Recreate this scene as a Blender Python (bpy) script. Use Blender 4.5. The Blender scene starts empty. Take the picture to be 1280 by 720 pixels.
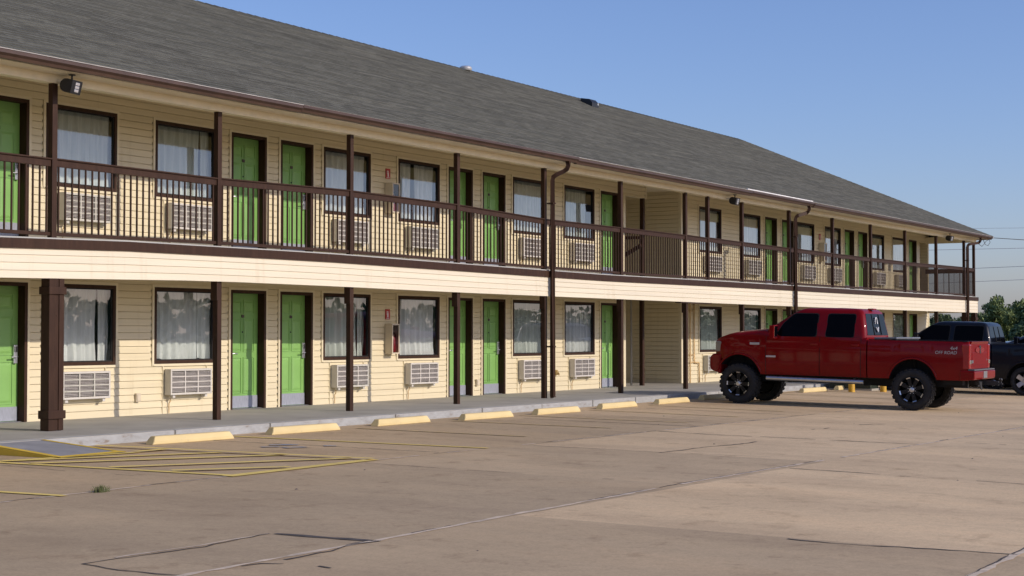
import bpy, bmesh, math, random
from mathutils import Vector, Matrix
random.seed(7)
sc = bpy.context.scene
C = sc.collection
R = math.radians

# ------------------------------------------------------------------ materials
def newmat(name):
    m = bpy.data.materials.new(name); m.use_nodes = True
    nt = m.node_tree
    return m, nt, nt.nodes['Principled BSDF']
def N(nt, kind, **kw):
    n = nt.nodes.new(kind)
    for k, v in kw.items():
        if k in n.inputs: n.inputs[k].default_value = v
        else: setattr(n, k, v)
    return n
def coord(nt, scale=(1,1,1)):
    tc = N(nt, 'ShaderNodeTexCoord'); mp = N(nt, 'ShaderNodeMapping'); mp.inputs['Scale'].default_value = scale
    nt.links.new(tc.outputs['Object'], mp.inputs['Vector']); return mp.outputs['Vector']
def noise(nt, vec, scale, detail=4, rough=.55):
    n = N(nt, 'ShaderNodeTexNoise', Scale=scale, Detail=detail, Roughness=rough); nt.links.new(vec, n.inputs['Vector']); return n.outputs['Fac']
def ramp(nt, fac, stops):
    r = N(nt, 'ShaderNodeValToRGB'); cr = r.color_ramp
    while len(cr.elements) < len(stops): cr.elements.new(.5)
    for e, (p, c) in zip(cr.elements, stops): e.position = p; e.color = (*c, 1) if len(c) == 3 else c
    nt.links.new(fac, r.inputs['Fac']); return r.outputs['Color']
def mixc(nt, fac, a, b, mode='MIX'):
    m = N(nt, 'ShaderNodeMix', data_type='RGBA', blend_type=mode)
    def put(i, v):
        if isinstance(v, (int, float)): m.inputs[i].default_value = v
        elif isinstance(v, tuple): m.inputs[i].default_value = (*v, 1)
        else: nt.links.new(v, m.inputs[i])
    put(0, fac); put(6, a); put(7, b); return m.outputs[2]
def bump(nt, bsdf, h, strength=.3, dist=.01):
    b = N(nt, 'ShaderNodeBump', Strength=strength, Distance=dist); nt.links.new(h, b.inputs['Height']); nt.links.new(b.outputs['Normal'], bsdf.inputs['Normal'])
def g(v): return (v, v, v)

def simple(name, col, rough=.6, metal=0, var=.12, scale=6, stretch=(1,1,1), coat=0, spec=None, bmp=0):
    m, nt, b = newmat(name)
    b.inputs['Roughness'].default_value = rough; b.inputs['Metallic'].default_value = metal
    if coat: b.inputs['Coat Weight'].default_value = coat; b.inputs['Coat Roughness'].default_value = .04
    if spec is not None: b.inputs['Specular IOR Level'].default_value = spec
    v = coord(nt, stretch); f = noise(nt, v, scale)
    lo = tuple(c*(1-var) for c in col); hi = tuple(min(1, c*(1+var)) for c in col)
    nt.links.new(ramp(nt, f, [(.3, lo), (.7, hi)]), b.inputs['Base Color'])
    if bmp: bump(nt, b, noise(nt, v, scale*8, 6), bmp, .004)
    return m
M = {}
def siding_mat(name, col):
    m, nt, b = newmat(name); b.inputs['Roughness'].default_value = .55
    v = coord(nt); vs = coord(nt, (.22, .3, 8.9)); vd = coord(nt, (3, 3, .25))
    base = ramp(nt, noise(nt, vs, 1.3, 3), [(.3, tuple(c*.93 for c in col)), (.7, tuple(c*1.04 for c in col))])
    dirt = ramp(nt, noise(nt, vd, 1.6, 6, .65), [(.56, g(1)), (.8, (.86, .83, .78))])
    c2 = mixc(nt, 1.0, base, dirt, 'MULTIPLY'); nt.links.new(c2, b.inputs['Base Color'])
    bump(nt, b, noise(nt, coord(nt, (.6, 1, 14)), 2.5, 5), .12, .004)
    return m
M['siding'] = siding_mat('cream_vinyl_siding', (.695, .612, .402))
M['fascia'] = siding_mat('cream_fascia_boards', (.725, .655, .485))
M['trim'] = simple('cream_vinyl_trim', (.715, .635, .43), .5, var=.05)
M['soffit'] = simple('tan_soffit', (.76, .68, .50), .6, var=.06, stretch=(.3, 6, 6), scale=2)
def brown_mat():
    m, nt, b = newmat('dark_brown_paint'); b.inputs['Roughness'].default_value = .55; b.inputs['Specular IOR Level'].default_value = .22
    v = coord(nt, (3, 3, .5)); f = noise(nt, v, 5, 6, .65)
    c = ramp(nt, f, [(.3, (.032, .0145, .0075)), (.6, (.048, .0225, .0115)), (.82, (.075, .042, .026))])
    nt.links.new(c, b.inputs['Base Color']); bump(nt, b, noise(nt, v, 20, 6), .25, .004); return m
M['brown'] = brown_mat()
M['gutterpaint'] = simple('brown_gutter_paint', (.062, .034, .022), .45, var=.2, scale=3)
M['flashing'] = simple('pale_drip_edge', (.42, .40, .37), .45, var=.25, scale=4)
M['green'] = simple('green_door_paint', (.215, .428, .11), .42, var=.06, scale=3)
M['steel'] = simple('brushed_steel', (.52, .53, .55), .38, .9, .12, 12, (1, 1, 8))
M['kick'] = simple('kick_plate_steel', (.29, .31, .35), .5, 0, .15, 9, (6, 1, 1))
M['blackmetal'] = simple('black_metal', (.012, .012, .013), .45)
M['bronze'] = simple('dark_bronze', (.06, .042, .028), .45)
M['deckfloor'] = simple('deck_coating_pale_grey', (.44, .44, .40), .8, var=.1, scale=1.5)
M['led'] = simple('lamp_reflector', (.75, .75, .76), .2, .6)
M['acwhite'] = simple('white_ac_casing', (.60, .57, .50), .5, var=.06)
M['acmid'] = simple('ac_slat_grey', (.37, .34, .315), .6)
M['acdark'] = simple('ac_grille_back_grey', (.23, .21, .20), .6, var=.2, scale=30)  # dark grey-brown panel behind the slats
M['room'] = simple('unlit_room_dark', (.13, .12, .11), .9)  # lack of light in the rooms is put into this dark colour
M['red_sign'] = simple('red_sign', (.42, .025, .02), .4)
M['white'] = simple('white_paint', (.75, .75, .74), .5)
M['cabinet'] = simple('cream_cabinet', (.60, .52, .38), .5, var=.05)
M['extred'] = simple('red_cylinder', (.35, .02, .03), .3)
M['pvc'] = simple('tan_pipe', (.60, .42, .20), .5, var=.2, scale=9)
M['brass'] = simple('yellow_brass', (.45, .32, .13), .5, .3)
M['galv'] = simple('galvanised_vent', (.55, .55, .54), .4, .5)
M['rubber'] = simple('tyre_rubber', (.017, .017, .018), .85, var=.35, scale=9, bmp=.4)
M['dark'] = simple('underbody_black', (.008, .008, .008), .8)
M['chrome'] = simple('chrome', (.72, .72, .74), .13, 1, .04)
M['alu'] = simple('silver_wheel', (.55, .56, .58), .3, .85)
M['blkwheel'] = simple('gloss_black_wheel', (.006, .006, .007), .45, 0, spec=.3)
M['redpaint'] = simple('red_truck_paint', (.19, .0018, .003), .45, 0, .06, 2, coat=.35, spec=.06)
M['navypaint'] = simple('black_truck_paint', (.004, .005, .010), .4, 0, .1, 2, coat=.3, spec=.2)
M['greypaint'] = simple('dark_grey_truck_paint', (.05, .055, .065), .3, .3, .1, 2, coat=1.0)
M['redlens'] = simple('red_lens', (.36, .012, .012), .12, coat=.8)
M['clearlens'] = simple('clear_lens', (.26, .22, .17), .15, coat=.3)
M['padgrey'] = simple('grey_bumper_pad', (.11, .11, .115), .6)
M['decal'] = simple('silver_decal', (.50, .46, .46), .35, .2)
M['toolgrey'] = simple('grey_lid', (.20, .21, .22), .4, .3)
M['yellowpole'] = simple('yellow_bollard_paint', (.62, .36, .03), .5, var=.2, scale=6)
M['boxgreen'] = simple('dark_green_cabinet', (.022, .032, .022), .5, var=.15, scale=4)
M['wire'] = simple('distant_wire', (.30, .32, .36), .7)
M['cable'] = simple('cable_black', (.05, .05, .055), .7)
M['bark'] = simple('bark', (.09, .07, .05), .9, var=.3, scale=5)

def vary(name, amt, scuff=False):
    m = M[name]; nt = m.node_tree; b = nt.nodes['Principled BSDF']; old = b.inputs['Base Color'].links[0].from_socket
    oi = N(nt, 'ShaderNodeObjectInfo'); c = mixc(nt, 1, old, ramp(nt, oi.outputs['Random'], [(0, (1-amt, 1-amt*.8, 1-amt)), (1, (1+amt*.6, 1+amt*.5, 1+amt*.8))]), 'MULTIPLY')
    if scuff:
        k = ramp(nt, noise(nt, coord(nt, (5, 1, 1.5)), 3.0, 7, .75), [(.62, g(0)), (.72, g(.35))])
        c = mixc(nt, k, c, (.30, .38, .20))
    nt.links.new(c, b.inputs['Base Color'])
vary('green', .10, True); vary('acwhite', .12)
def curtain_mat():
    m, nt, b = newmat('white_curtain'); b.inputs['Roughness'].default_value = .9
    c = ramp(nt, noise(nt, coord(nt, (8, 1, .4)), 3, 4), [(.25, (.72, .73, .71)), (.75, (.88, .885, .86))])
    nt.links.new(c, b.inputs['Base Color']); return m
M['curtain'] = curtain_mat(); vary('curtain', .14)
def glass_mat(name, tint, f_gain, rough=0.0):
    m = bpy.data.materials.new(name); m.use_nodes = True; nt = m.node_tree; nt.nodes.clear()
    o = N(nt, 'ShaderNodeOutputMaterial'); mx = N(nt, 'ShaderNodeMixShader')
    tr = N(nt, 'ShaderNodeBsdfTransparent'); tr.inputs['Color'].default_value = (*tint, 1)
    gl = N(nt, 'ShaderNodeBsdfGlossy'); gl.inputs['Roughness'].default_value = rough
    fr = N(nt, 'ShaderNodeFresnel', IOR=1.5); mt = N(nt, 'ShaderNodeMath', operation='MULTIPLY'); mt.inputs[1].default_value = f_gain; mt.use_clamp = True
    nt.links.new(fr.outputs[0], mt.inputs[0]); nt.links.new(mt.outputs[0], mx.inputs[0])
    nz = noise(nt, coord(nt), 1.7, 2); bp = N(nt, 'ShaderNodeBump', Strength=.03, Distance=.02); nt.links.new(nz, bp.inputs['Height']); nt.links.new(bp.outputs[0], gl.inputs['Normal'])
    nt.links.new(tr.outputs[0], mx.inputs[1]); nt.links.new(gl.outputs[0], mx.inputs[2]); nt.links.new(mx.outputs[0], o.inputs['Surface'])
    return m
M['glass'] = glass_mat('window_glass', (.86, .90, .87), 3.5)
M['cabinetglass'] = glass_mat('cabinet_glass', (.7, .72, .72), 1.6)
M['carglass'] = simple('tinted_car_glass', (.003, .003, .004), .06, 0, .1, spec=.06)

def shingle_mat():
    m, nt, b = newmat('asphalt_shingles'); b.inputs['Roughness'].default_value = .92
    b.inputs['Specular IOR Level'].default_value = .2
    uv = N(nt, 'ShaderNodeUVMap'); 
    br = N(nt, 'ShaderNodeTexBrick'); br.offset = .37; br.inputs['Scale'].default_value = 1.0
    br.inputs['Brick Width'].default_value = .31; br.inputs['Row Height'].default_value = .143; br.inputs['Mortar Size'].default_value = .0
    br.inputs['Color1'].default_value = (.083, .083, .067, 1); br.inputs['Color2'].default_value = (.136, .136, .110, 1)
    nt.links.new(uv.outputs[0], br.inputs['Vector'])
    mp = N(nt, 'ShaderNodeMapping'); nt.links.new(uv.outputs[0], mp.inputs['Vector']); mp.inputs['Scale'].default_value = (.25, .9, 1)
    big = noise(nt, mp.outputs[0], 1.0, 3); fine = noise(nt, uv.outputs[0], 90, 3)
    c = mixc(nt, 1.0, br.outputs['Color'], ramp(nt, big, [(.3, g(.95)), (.7, g(1.04))]), 'MULTIPLY')
    mp2 = N(nt, 'ShaderNodeMapping'); nt.links.new(uv.outputs[0], mp2.inputs['Vector']); mp2.inputs['Scale'].default_value = (24, 9, 1)
    mid = noise(nt, mp2.outputs[0], 1.0, 4, .7)
    c = mixc(nt, 1.0, c, ramp(nt, mid, [(.3, g(.60)), (.5, g(1)), (.7, g(1.45))]), 'MULTIPLY')
    c = mixc(nt, 1.0, c, ramp(nt, fine, [(.3, g(.7)), (.7, g(1.3))]), 'MULTIPLY')
    nt.links.new(c, b.inputs['Base Color']); bump(nt, b, fine, .5, .006); return m
M['shingle'] = shingle_mat()

CONC = (.492, .376, .228)
def lot_mat():
    m, nt, b = newmat('lot_concrete'); b.inputs['Roughness'].default_value = .88; b.inputs['Specular IOR Level'].default_value = .25
    v = coord(nt)
    tc = N(nt, 'ShaderNodeTexCoord'); sp = N(nt, 'ShaderNodeSeparateXYZ'); nt.links.new(tc.outputs['Object'], sp.inputs[0])
    def ma(op, a, bb):
        n = N(nt, 'ShaderNodeMath', operation=op)
        for i, q in ((0, a), (1, bb)):
            if isinstance(q, (int, float)): n.inputs[i].default_value = q
            else: nt.links.new(q, n.inputs[i])
        return n.outputs[0]
    iy = ma('FLOOR', ma('DIVIDE', ma('ADD', sp.outputs['Y'], 3.22), 4.27), 0)
    sh = ma('MULTIPLY', iy, 3.7)
    ix = ma('FLOOR', ma('DIVIDE', ma('ADD', sp.outputs['X'], sh), 6.0), 0)
    cb = N(nt, 'ShaderNodeCombineXYZ'); nt.links.new(ix, cb.inputs[0]); nt.links.new(iy, cb.inputs[1])
    wn = N(nt, 'ShaderNodeTexWhiteNoise', noise_dimensions='2D'); nt.links.new(cb.outputs[0], wn.inputs['Vector'])
    # slab tone steps paler along X, at half strength beside the curb
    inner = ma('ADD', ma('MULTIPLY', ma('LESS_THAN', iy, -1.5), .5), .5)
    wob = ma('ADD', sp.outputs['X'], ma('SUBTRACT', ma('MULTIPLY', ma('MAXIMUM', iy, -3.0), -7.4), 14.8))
    pale_step = ma('ADD', ma('MULTIPLY', ma('GREATER_THAN', wob, 15.5), .22), ma('MULTIPLY', ma('GREATER_THAN', wob, 19.4), .78))
    slab = mixc(nt, 1, ramp(nt, wn.outputs['Value'], [(0, (.95, .96, .975)), (1, (1.04, 1.025, 1.0))]), ramp(nt, ma('MULTIPLY', inner, pale_step), [(0, (.97, .965, .97)), (1, (1.36, 1.34, 1.32))]), 'MULTIPLY')
    big = ramp(nt, noise(nt, v, .16, 4, .6), [(.32, tuple(c*.88 for c in CONC)), (.68, tuple(c*1.09 for c in CONC))])
    sw = ramp(nt, noise(nt, coord(nt, (.9, .25, 1)), .8, 6, .65), [(.3, (.83, .82, .83)), (.52, g(1)), (.75, (1.11, 1.08, 1.05))])
    fine = mixc(nt, 1, ramp(nt, noise(nt, v, 40, 5, .8), [(.28, g(.80)), (.5, g(1)), (.75, g(1.15))]), ramp(nt, noise(nt, v, 9, 6, .75), [(.3, g(.90)), (.5, g(1)), (.72, g(1.07))]), 'MULTIPLY')
    spots = ramp(nt, noise(nt, v, 2.6, 6, .7), [(.56, g(1)), (.70, (.76, .73, .71))])
    oil = ramp(nt, noise(nt, coord(nt, (.6, .35, 1)), .55, 5, .6), [(.56, g(1)), (.74, (.76, .74, .73))])
    c = mixc(nt, 1, big, slab, 'MULTIPLY'); 
    for t in (sw, fine, spots, oil): c = mixc(nt, 1, c, t, 'MULTIPLY')
    nt.links.new(c, b.inputs['Base Color']); bump(nt, b, noise(nt, v, 60, 6, .75), .22, .005); return m
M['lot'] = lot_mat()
def paint_mat(name, col, thr, under=CONC):
    m, nt, b = newmat(name); b.inputs['Roughness'].default_value = .75
    v = coord(nt)
    f = noise(nt, v, 5.5, 8, .78)
    k = ramp(nt, f, [(thr-.05, g(0)), (thr+.06, g(1))])
    cc = ramp(nt, noise(nt, v, 1.2, 3), [(.3, tuple(c*.85 for c in col)), (.7, tuple(c*1.1 for c in col))])
    un = ramp(nt, noise(nt, v, 20, 4), [(.3, tuple(c*.85 for c in under)), (.7, tuple(c*1.1 for c in under))])
    nt.links.new(mixc(nt, k, un, cc), b.inputs['Base Color']); return m
M['yline'] = paint_mat('yellow_line_paint', (.80, .62, .17), .36)
M['yfaded'] = paint_mat('faded_yellow_line_paint', (.60, .45, .20), .47)
M['blueline'] = paint_mat('faded_blue_paint', (.20, .25, .34), .47)
M['yedge'] = paint_mat('yellow_ramp_edge_paint', (.66, .46, .05), .30, (.3, .26, .2))
M['stop'] = paint_mat('pale_yellow_stop_paint', (.70, .56, .27), .35, (.42, .37, .29))
def crack_mat(): return simple('crack_filler_dark', (.085, .072, .06), .9, var=.4, scale=9)
M['crack'] = crack_mat()
M["jointlight"] = simple("joint_pale_mortar", (.62, .51, .37), .9, var=.25, scale=7)
M['walk'] = simple('walkway_concrete_grey', (.35, .335, .285), .8, var=.14, scale=1.3, bmp=.2)
def curb_mat():
    m, nt, b = newmat('curb_face_painted'); b.inputs['Roughness'].default_value = .8
    v = coord(nt, (1, 1, 3))
    c = ramp(nt, noise(nt, v, 3.2, 8, .72), [(.32, (.22, .18, .14)), (.43, (.33, .335, .32)), (.7, (.43, .445, .435))])
    nt.links.new(c, b.inputs['Base Color']); bump(nt, b, noise(nt, v, 25, 5), .4, .006); return m
M['curb'] = curb_mat()
M['ramp'] = simple('ramp_grey_paint', (.25, .255, .265), .8, var=.15, scale=3, bmp=.2)
def grass_mat():
    m, nt, b = newmat('dry_grass_ground'); b.inputs['Roughness'].default_value = .95
    c = ramp(nt, noise(nt, coord(nt), .6, 8, .7), [(.3, (.05, .06, .025)), (.55, (.09, .095, .04)), (.75, (.16, .14, .07))])
    nt.links.new(c, b.inputs['Base Color']); return m
M['grass'] = grass_mat()
def leaf_mat(name, lo, hi):
    m, nt, b = newmat(name); b.inputs['Roughness'].default_value = .7; b.inputs['Specular IOR Level'].default_value = .25
    c = ramp(nt, noise(nt, coord(nt), .9, 5, .7), [(.3, lo), (.7, hi)])
    nt.links.new(c, b.inputs['Base Color']); return m
M['leaf'] = leaf_mat('tree_leaves', (.125, .175, .07), (.27, .33, .13))
M['leafdark'] = leaf_mat('dark_tree_leaves', (.075, .11, .055), (.165, .21, .10))
M['weed'] = leaf_mat('weed_blades', (.05, .07, .02), (.12, .13, .05))

# ------------------------------------------------------------------ mesh builder
class MB:
    def __init__(s): s.v = []; s.f = []; s.m = []; s.uv = {}; s.cur = 0
    def add(s, vs, fs, mi=None):
        o = len(s.v); s.v += [tuple(v) for v in vs]
        for f in fs: s.f.append([i+o for i in f]); s.m.append(s.cur if mi is None else mi)
        return s
    def box(s, x0, x1, y0, y1, z0, z1, mi=None):
        return s.add([(x0,y0,z0),(x1,y0,z0),(x1,y1,z0),(x0,y1,z0),(x0,y0,z1),(x1,y0,z1),(x1,y1,z1),(x0,y1,z1)],
                     [(0,3,2,1),(4,5,6,7),(0,1,5,4),(1,2,6,5),(2,3,7,6),(3,0,4,7)], mi)
    def quad(s, a, b, c, d, mi=None): return s.add([a,b,c,d], [(0,1,2,3)], mi)
    def prism(s, poly, axis, a, b, mi=None):   # poly of 2D points extruded along axis from a to b
        def P(p, t):
            return {'x': (t, p[0], p[1]), 'y': (p[0], t, p[1]), 'z': (p[0], p[1], t)}[axis]
        n = len(poly); vs = [P(p, a) for p in poly] + [P(p, b) for p in poly]
        fs = [tuple(range(n)), tuple(range(2*n-1, n-1, -1))] + [(i, i+n, (i+1) % n+n, (i+1) % n) for i in range(n)]
        return s.add(vs, fs, mi)
    def tube(s, pts, r, n=8, mi=None, r2=None, sq=False, caps=True):
        pts = [Vector(p) for p in pts]; rings = []; up = Vector((0, 0, 1)); vs = []
        for i, p in enumerate(pts):
            d = (pts[min(i+1, len(pts)-1)] - pts[max(i-1, 0)]).normalized()
            a = d.cross(up); 
            if a.length < 1e-3: a = d.cross(Vector((0, 1, 0)))
            a.normalize(); b2 = a.cross(d).normalized()
            rr = r if r2 is None else r+(r2-r)*i/(len(pts)-1)
            for k in range(n):
                t = 2*math.pi*(k+.5)/n
                q = (1.414 if sq else 1)
                vs.append(p + (a*math.cos(t) + b2*math.sin(t))*rr*q)
        fs = []
        for i in range(len(pts)-1):
            for k in range(n): fs.append((i*n+k, i*n+(k+1) % n, (i+1)*n+(k+1) % n, (i+1)*n+k))
        if caps: fs += [tuple(range(n-1, -1, -1)), tuple(range((len(pts)-1)*n, len(pts)*n))]
        return s.add(vs, fs, mi)
    def lathe(s, prof, n=32, axis='x', c=(0,0,0), mi=None):   # prof: (radius, position along axis)
        vs = []; 
        for (r, t) in prof:
            for k in range(n):
                a = 2*math.pi*k/n; u, w = r*math.cos(a), r*math.sin(a)
                vs.append({'x': (c[0]+t, c[1]+u, c[2]+w), 'y': (c[0]+u, c[1]+t, c[2]+w), 'z': (c[0]+u, c[1]+w, c[2]+t)}[axis])
        fs = [(i*n+k, i*n+(k+1) % n, (i+1)*n+(k+1) % n, (i+1)*n+k) for i in range(len(prof)-1) for k in range(n)]
        return s.add(vs, fs, mi)
    def grid(s, rows, mi=None, flip=False):     # rows: list of equal-length point lists
        n = len(rows[0]); vs = [p for r in rows for p in r]
        fs = [(i*n+k, i*n+k+1, (i+1)*n+k+1, (i+1)*n+k) for i in range(len(rows)-1) for k in range(n-1)]
        if flip: fs = [f[::-1] for f in fs]
        return s.add(vs, fs, mi)
    def mesh(s, name, mats, smooth=None, bevel=0, recalc=True, segs=2):
        me = bpy.data.meshes.new(name); me.from_pydata(s.v, [], s.f)
        for m in (mats if isinstance(mats, (list, tuple)) else [mats]): me.materials.append(m)
        me.polygons.foreach_set('material_index', s.m)
        if bevel or recalc:
            bm = bmesh.new(); bm.from_mesh(me)
            if recalc: bmesh.ops.recalc_face_normals(bm, faces=bm.faces)
            if bevel:
                es = [e for e in bm.edges if len(e.link_faces) == 2 and e.calc_face_angle(0) > .6]
                bmesh.ops.bevel(bm, geom=es, offset=bevel, segments=segs, affect='EDGES', profile=.5, clamp_overlap=True)
            bm.to_mesh(me); bm.free()
        if smooth is not None:
            me.polygons.foreach_set('use_smooth', [True]*len(me.polygons)); me.set_sharp_from_angle(angle=R(smooth))
        me.update(); return me
    def obj(s, name, mats, parent=None, **kw):
        o = bpy.data.objects.new(name, s.mesh(name, mats, **kw)); C.objects.link(o)
        if parent: o.parent = parent
        return o
def empty(name, loc=(0,0,0), rz=0):
    o = bpy.data.objects.new(name, None); C.objects.link(o); o.location = loc; o.rotation_euler = (0, 0, rz); o.empty_display_size = .2; return o
def tag(o, label=None, cat=None, group=None, kind=None):
    if label: o['label'] = label
    if cat: o['category'] = cat
    if group: o['group'] = group
    if kind: o['kind'] = kind
    return o
def copy_tree(o, parent=None):
    c = o.copy(); C.objects.link(c)
    if parent is not None: c.parent = parent
    for ch in list(o.children): copy_tree(ch, c)
    return c

# ------------------------------------------------------------------ ground
def gz(X, Y):
    e = max(0., -3-Y); ee = min(e, 40)
    return -.011*ee - .0035*min(max(X-12, 0), 35)*((.1*min(e/.3, 1)+.12*min(e, 12)) if e > 0 else 0)
def sheet(name, xs, ys, off, mat):
    mb = MB(); mb.grid([[(x, y, gz(x, y)+off) for x in xs] for y in ys]); return tag(mb.obj(name, mat), kind='structure')
lin = lambda a, b, n: [a+(b-a)*i/n for i in range(n+1)]
sheet('ground', [-1500, -300, -80] + lin(-30, 80, 22) + [120, 300, 1500], [-1500, -300, -80] + lin(-50, 0, 20) + [40, 120, 400, 1500], -.03, M['grass'])
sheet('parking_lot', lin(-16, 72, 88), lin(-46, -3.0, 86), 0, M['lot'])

def ribbon(mb, pts, w, mi, gap=0, jit=.012, dz=.004, wvar=.5):
    P = [Vector((p[0], p[1], 0)) for p in pts]; out = []; ph = random.uniform(0, 6.28)
    for a, b in zip(P[:-1], P[1:]):
        n = max(1, int((b-a).length/.12))
        for i in range(n): out.append(a.lerp(b, i/n))
    out.append(P[-1]); prev = None; keep = True
    for i, p in enumerate(out):
        d = (out[min(i+1, len(out)-1)]-out[max(i-1, 0)]).normalized(); nn = Vector((-d.y, d.x, 0))
        q = p + nn*(random.uniform(-jit, jit) + (.028*math.sin(i*.37+ph)+.02*math.sin(i*.13+2*ph) if jit > .015 else 0)); ww = w*random.uniform(1-wvar, 1+wvar)/2
        a, b = q-nn*ww, q+nn*ww
        cur = [(a.x, a.y, gz(a.x, a.y)+dz), (b.x, b.y, gz(b.x, b.y)+dz)]
        if random.random() < .25: keep = random.random() > gap
        if prev and keep: mb.quad(prev[0], cur[0], cur[1], prev[1], mi)
        prev = cur
jb = MB()
for x0, x1, yy in ((-14, 70, -7.48), (-14, 70, -11.75), (-14, 70, -16.03), (-14, 70, -20.3)):
    ribbon(jb, [(x0, yy+.06), (10, yy), (16, yy+.12), (24, yy+.02), (40, yy-.12), (x1, yy-.2)], .05 if yy < -9 else .04, 1, .10 if yy < -9 else .2)
    ribbon(jb, [(x0, yy+.09), (10, yy+.03), (16, yy+.15), (24, yy+.05), (40, yy-.09), (x1, yy-.17)], .018, 0, .6, .008)
for pts, w, gp in (([(11.8,-11.8),(11.95,-13.5),(11.9,-14.8),(12.07,-16.0)], .03, .3), ([(15.5,-7.5),(15.52,-10.3),(15.7,-11.6)], .02, .45),
        ([(23.28,-7.5),(23.22,-8.9),(23.3,-9.9),(23.36,-11.7)], .045, .05), ([(24.7,-3.3),(24.77,-5.5),(24.9,-7.42)], .045, .12),
        ([(29.6,-3.3),(29.55,-5.85),(29.48,-7.4)], .04, .2), ([(18.13,-11.8),(18.03,-13.55),(17.9,-14.9),(17.9,-16)], .03, .25),
        ([(19.31,-7.6),(19.44,-9.7),(19.66,-11.7)], .018, .4), ([(17.15,-3.4),(17.34,-5.7),(17.4,-7.4)], .03, .3), ([(12.6,-3.3),(12.7,-7.4)], .02, .5),
        ([(19.34,-9.46),(19.86,-9.54),(20.96,-9.57),(21.57,-9.64),(22.43,-9.71)], .045, .25), ([(25.57,-9.22),(26.72,-9.28),(27.33,-9.35),(27.85,-9.51),(28.26,-9.76),(28.84,-9.76)], .05, .3),
        ([(29.5,-7.6),(29.6,-11.7)], .02, .4), ([(36,-7.6),(36,-11.8)], .03, .3), ([(24.3,-11.9),(24.1,-16)], .03, .3), ([(30.5,-11.9),(30.4,-16)], .03, .3),
        ([(7.86,-10.85),(8.43,-10.84),(8.98,-10.9),(9.82,-10.88)], .022, .15), ([(7.94,-11.78),(8.25,-11.81),(8.55,-11.84),(8.66,-12.09),(8.68,-12.33)], .022, .2),
        ([(7.86,-10.85),(7.85,-11.25),(7.86,-11.55),(7.91,-11.75)], .02, .2), ([(9.93,-11.81),(9.75,-11.75),(9.33,-11.85),(8.8,-11.87)], .03, .25),
        ([(9.82,-10.88),(9.85,-11.11),(9.84,-11.38),(9.89,-11.65),(9.93,-11.81)], .075, .03), ([(6.0,-7.6),(6.0,-11.7)], .03, .3), ([(5.9,-11.8),(5.8,-16)], .03, .3),
        ([(33.5,-14),(36,-13.6),(37,-13.8)], .03, .3)):
    ribbon(jb, pts, w*(.8 if pts[0][0] > 10 else 1), 0, min(.5, gp+.08) if w < .07 and pts[0][0] > 10 else gp, .018)
ribbon(jb, [(8.2,-10.81),(8.98,-10.86),(9.82,-10.84)], .03, 1, .2)
for k in range(16):   # pebbles and bits of grit lying on the lot are part of its surface
    x, y = random.uniform(8, 40), random.uniform(-15.5, -5); s = random.uniform(.008, .018); z = gz(x, y)
    jb.add([(x-s, y-s*.7, z), (x+s, y-s, z), (x+s*.8, y+s, z), (x-s, y+s*.6, z), (x, y, z+s*.7)], [(0,1,4),(1,2,4),(2,3,4),(3,0,4)], 0)
tag(jb.obj('pavement_cracks', [M['crack'], M['jointlight']], recalc=False), kind='structure')

lb = MB()
def line(p, q, w, mi, dz=.008):
    n = max(1, int(math.dist(p, q)/.5)); dx, dy = q[0]-p[0], q[1]-p[1]; l = math.hypot(dx, dy); nx, ny = -dy/l*w/2, dx/l*w/2
    pr = None
    for i in range(n+1):
        x, y = p[0]+dx*i/n, p[1]+dy*i/n
        cur = ((x-nx, y-ny, gz(x-nx, y-ny)+dz), (x+nx, y+ny, gz(x+nx, y+ny)+dz))
        if pr: lb.quad(pr[0], cur[0], cur[1], pr[1], mi)
        pr = cur
line((12.88,-4.1), (13.33,-7.44), .12, 0); line((13.2,-7.42), (15.95,-7.33), .16, 0, .0095); line((15.3,-3.3), (15.9,-7.36), .1, 0, .0265)
for k, (p, q) in enumerate((((12.95,-4.14),(14.93,-4.42)), ((13.0,-4.16),(15.55,-5.24)), ((12.98,-4.66),(15.78,-6.1)), ((13.17,-5.72),(15.86,-7.05)), ((13.28,-6.55),(14.45,-7.25)), ((14.9,-4.4),(15.45,-4.4)))):
    line(p, q, .12, 0, .011+.002*k)
line((10.2,-3.3), (10.8,-7.54), .1, 0)
for k, (p, q) in enumerate((((17.9,-3.4),(18.42,-7.4)), ((20.55,-3.6),(20.75,-6.6)), ((23.18,-3.65),(23.45,-6.6)), ((25.4,-3.65),(25.7,-6.9)), ((28.0,-3.7),(28.1,-6.8)), ((30.55,-3.7),(30.6,-6.7)), ((33.05,-3.5),(33.1,-6.7)), ((35.65,-3.5),(35.7,-7)), ((38.2,-3.5),(38.2,-7)), ((40.8,-3.5),(40.8,-7)), ((43.0,-3.5),(43.0,-7)))):
    line(p, q, .1, 0 if k == 0 else 1)
line((37.2,-3.35), (40.6,-3.35), .12, 1, .012)
for p, q, w in (((16.95,-4.85),(17.25,-5.1),.16), ((16.7,-5.3),(17.0,-5.45),.2), ((17.3,-5.5),(17.42,-5.62),.2), ((16.6,-5.0),(16.8,-5.15),.12)): line(p, q, w, 2)
tag(lb.obj('parking_lines', [M['yline'], M['yfaded'], M['blueline']], recalc=False), kind='structure')

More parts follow.
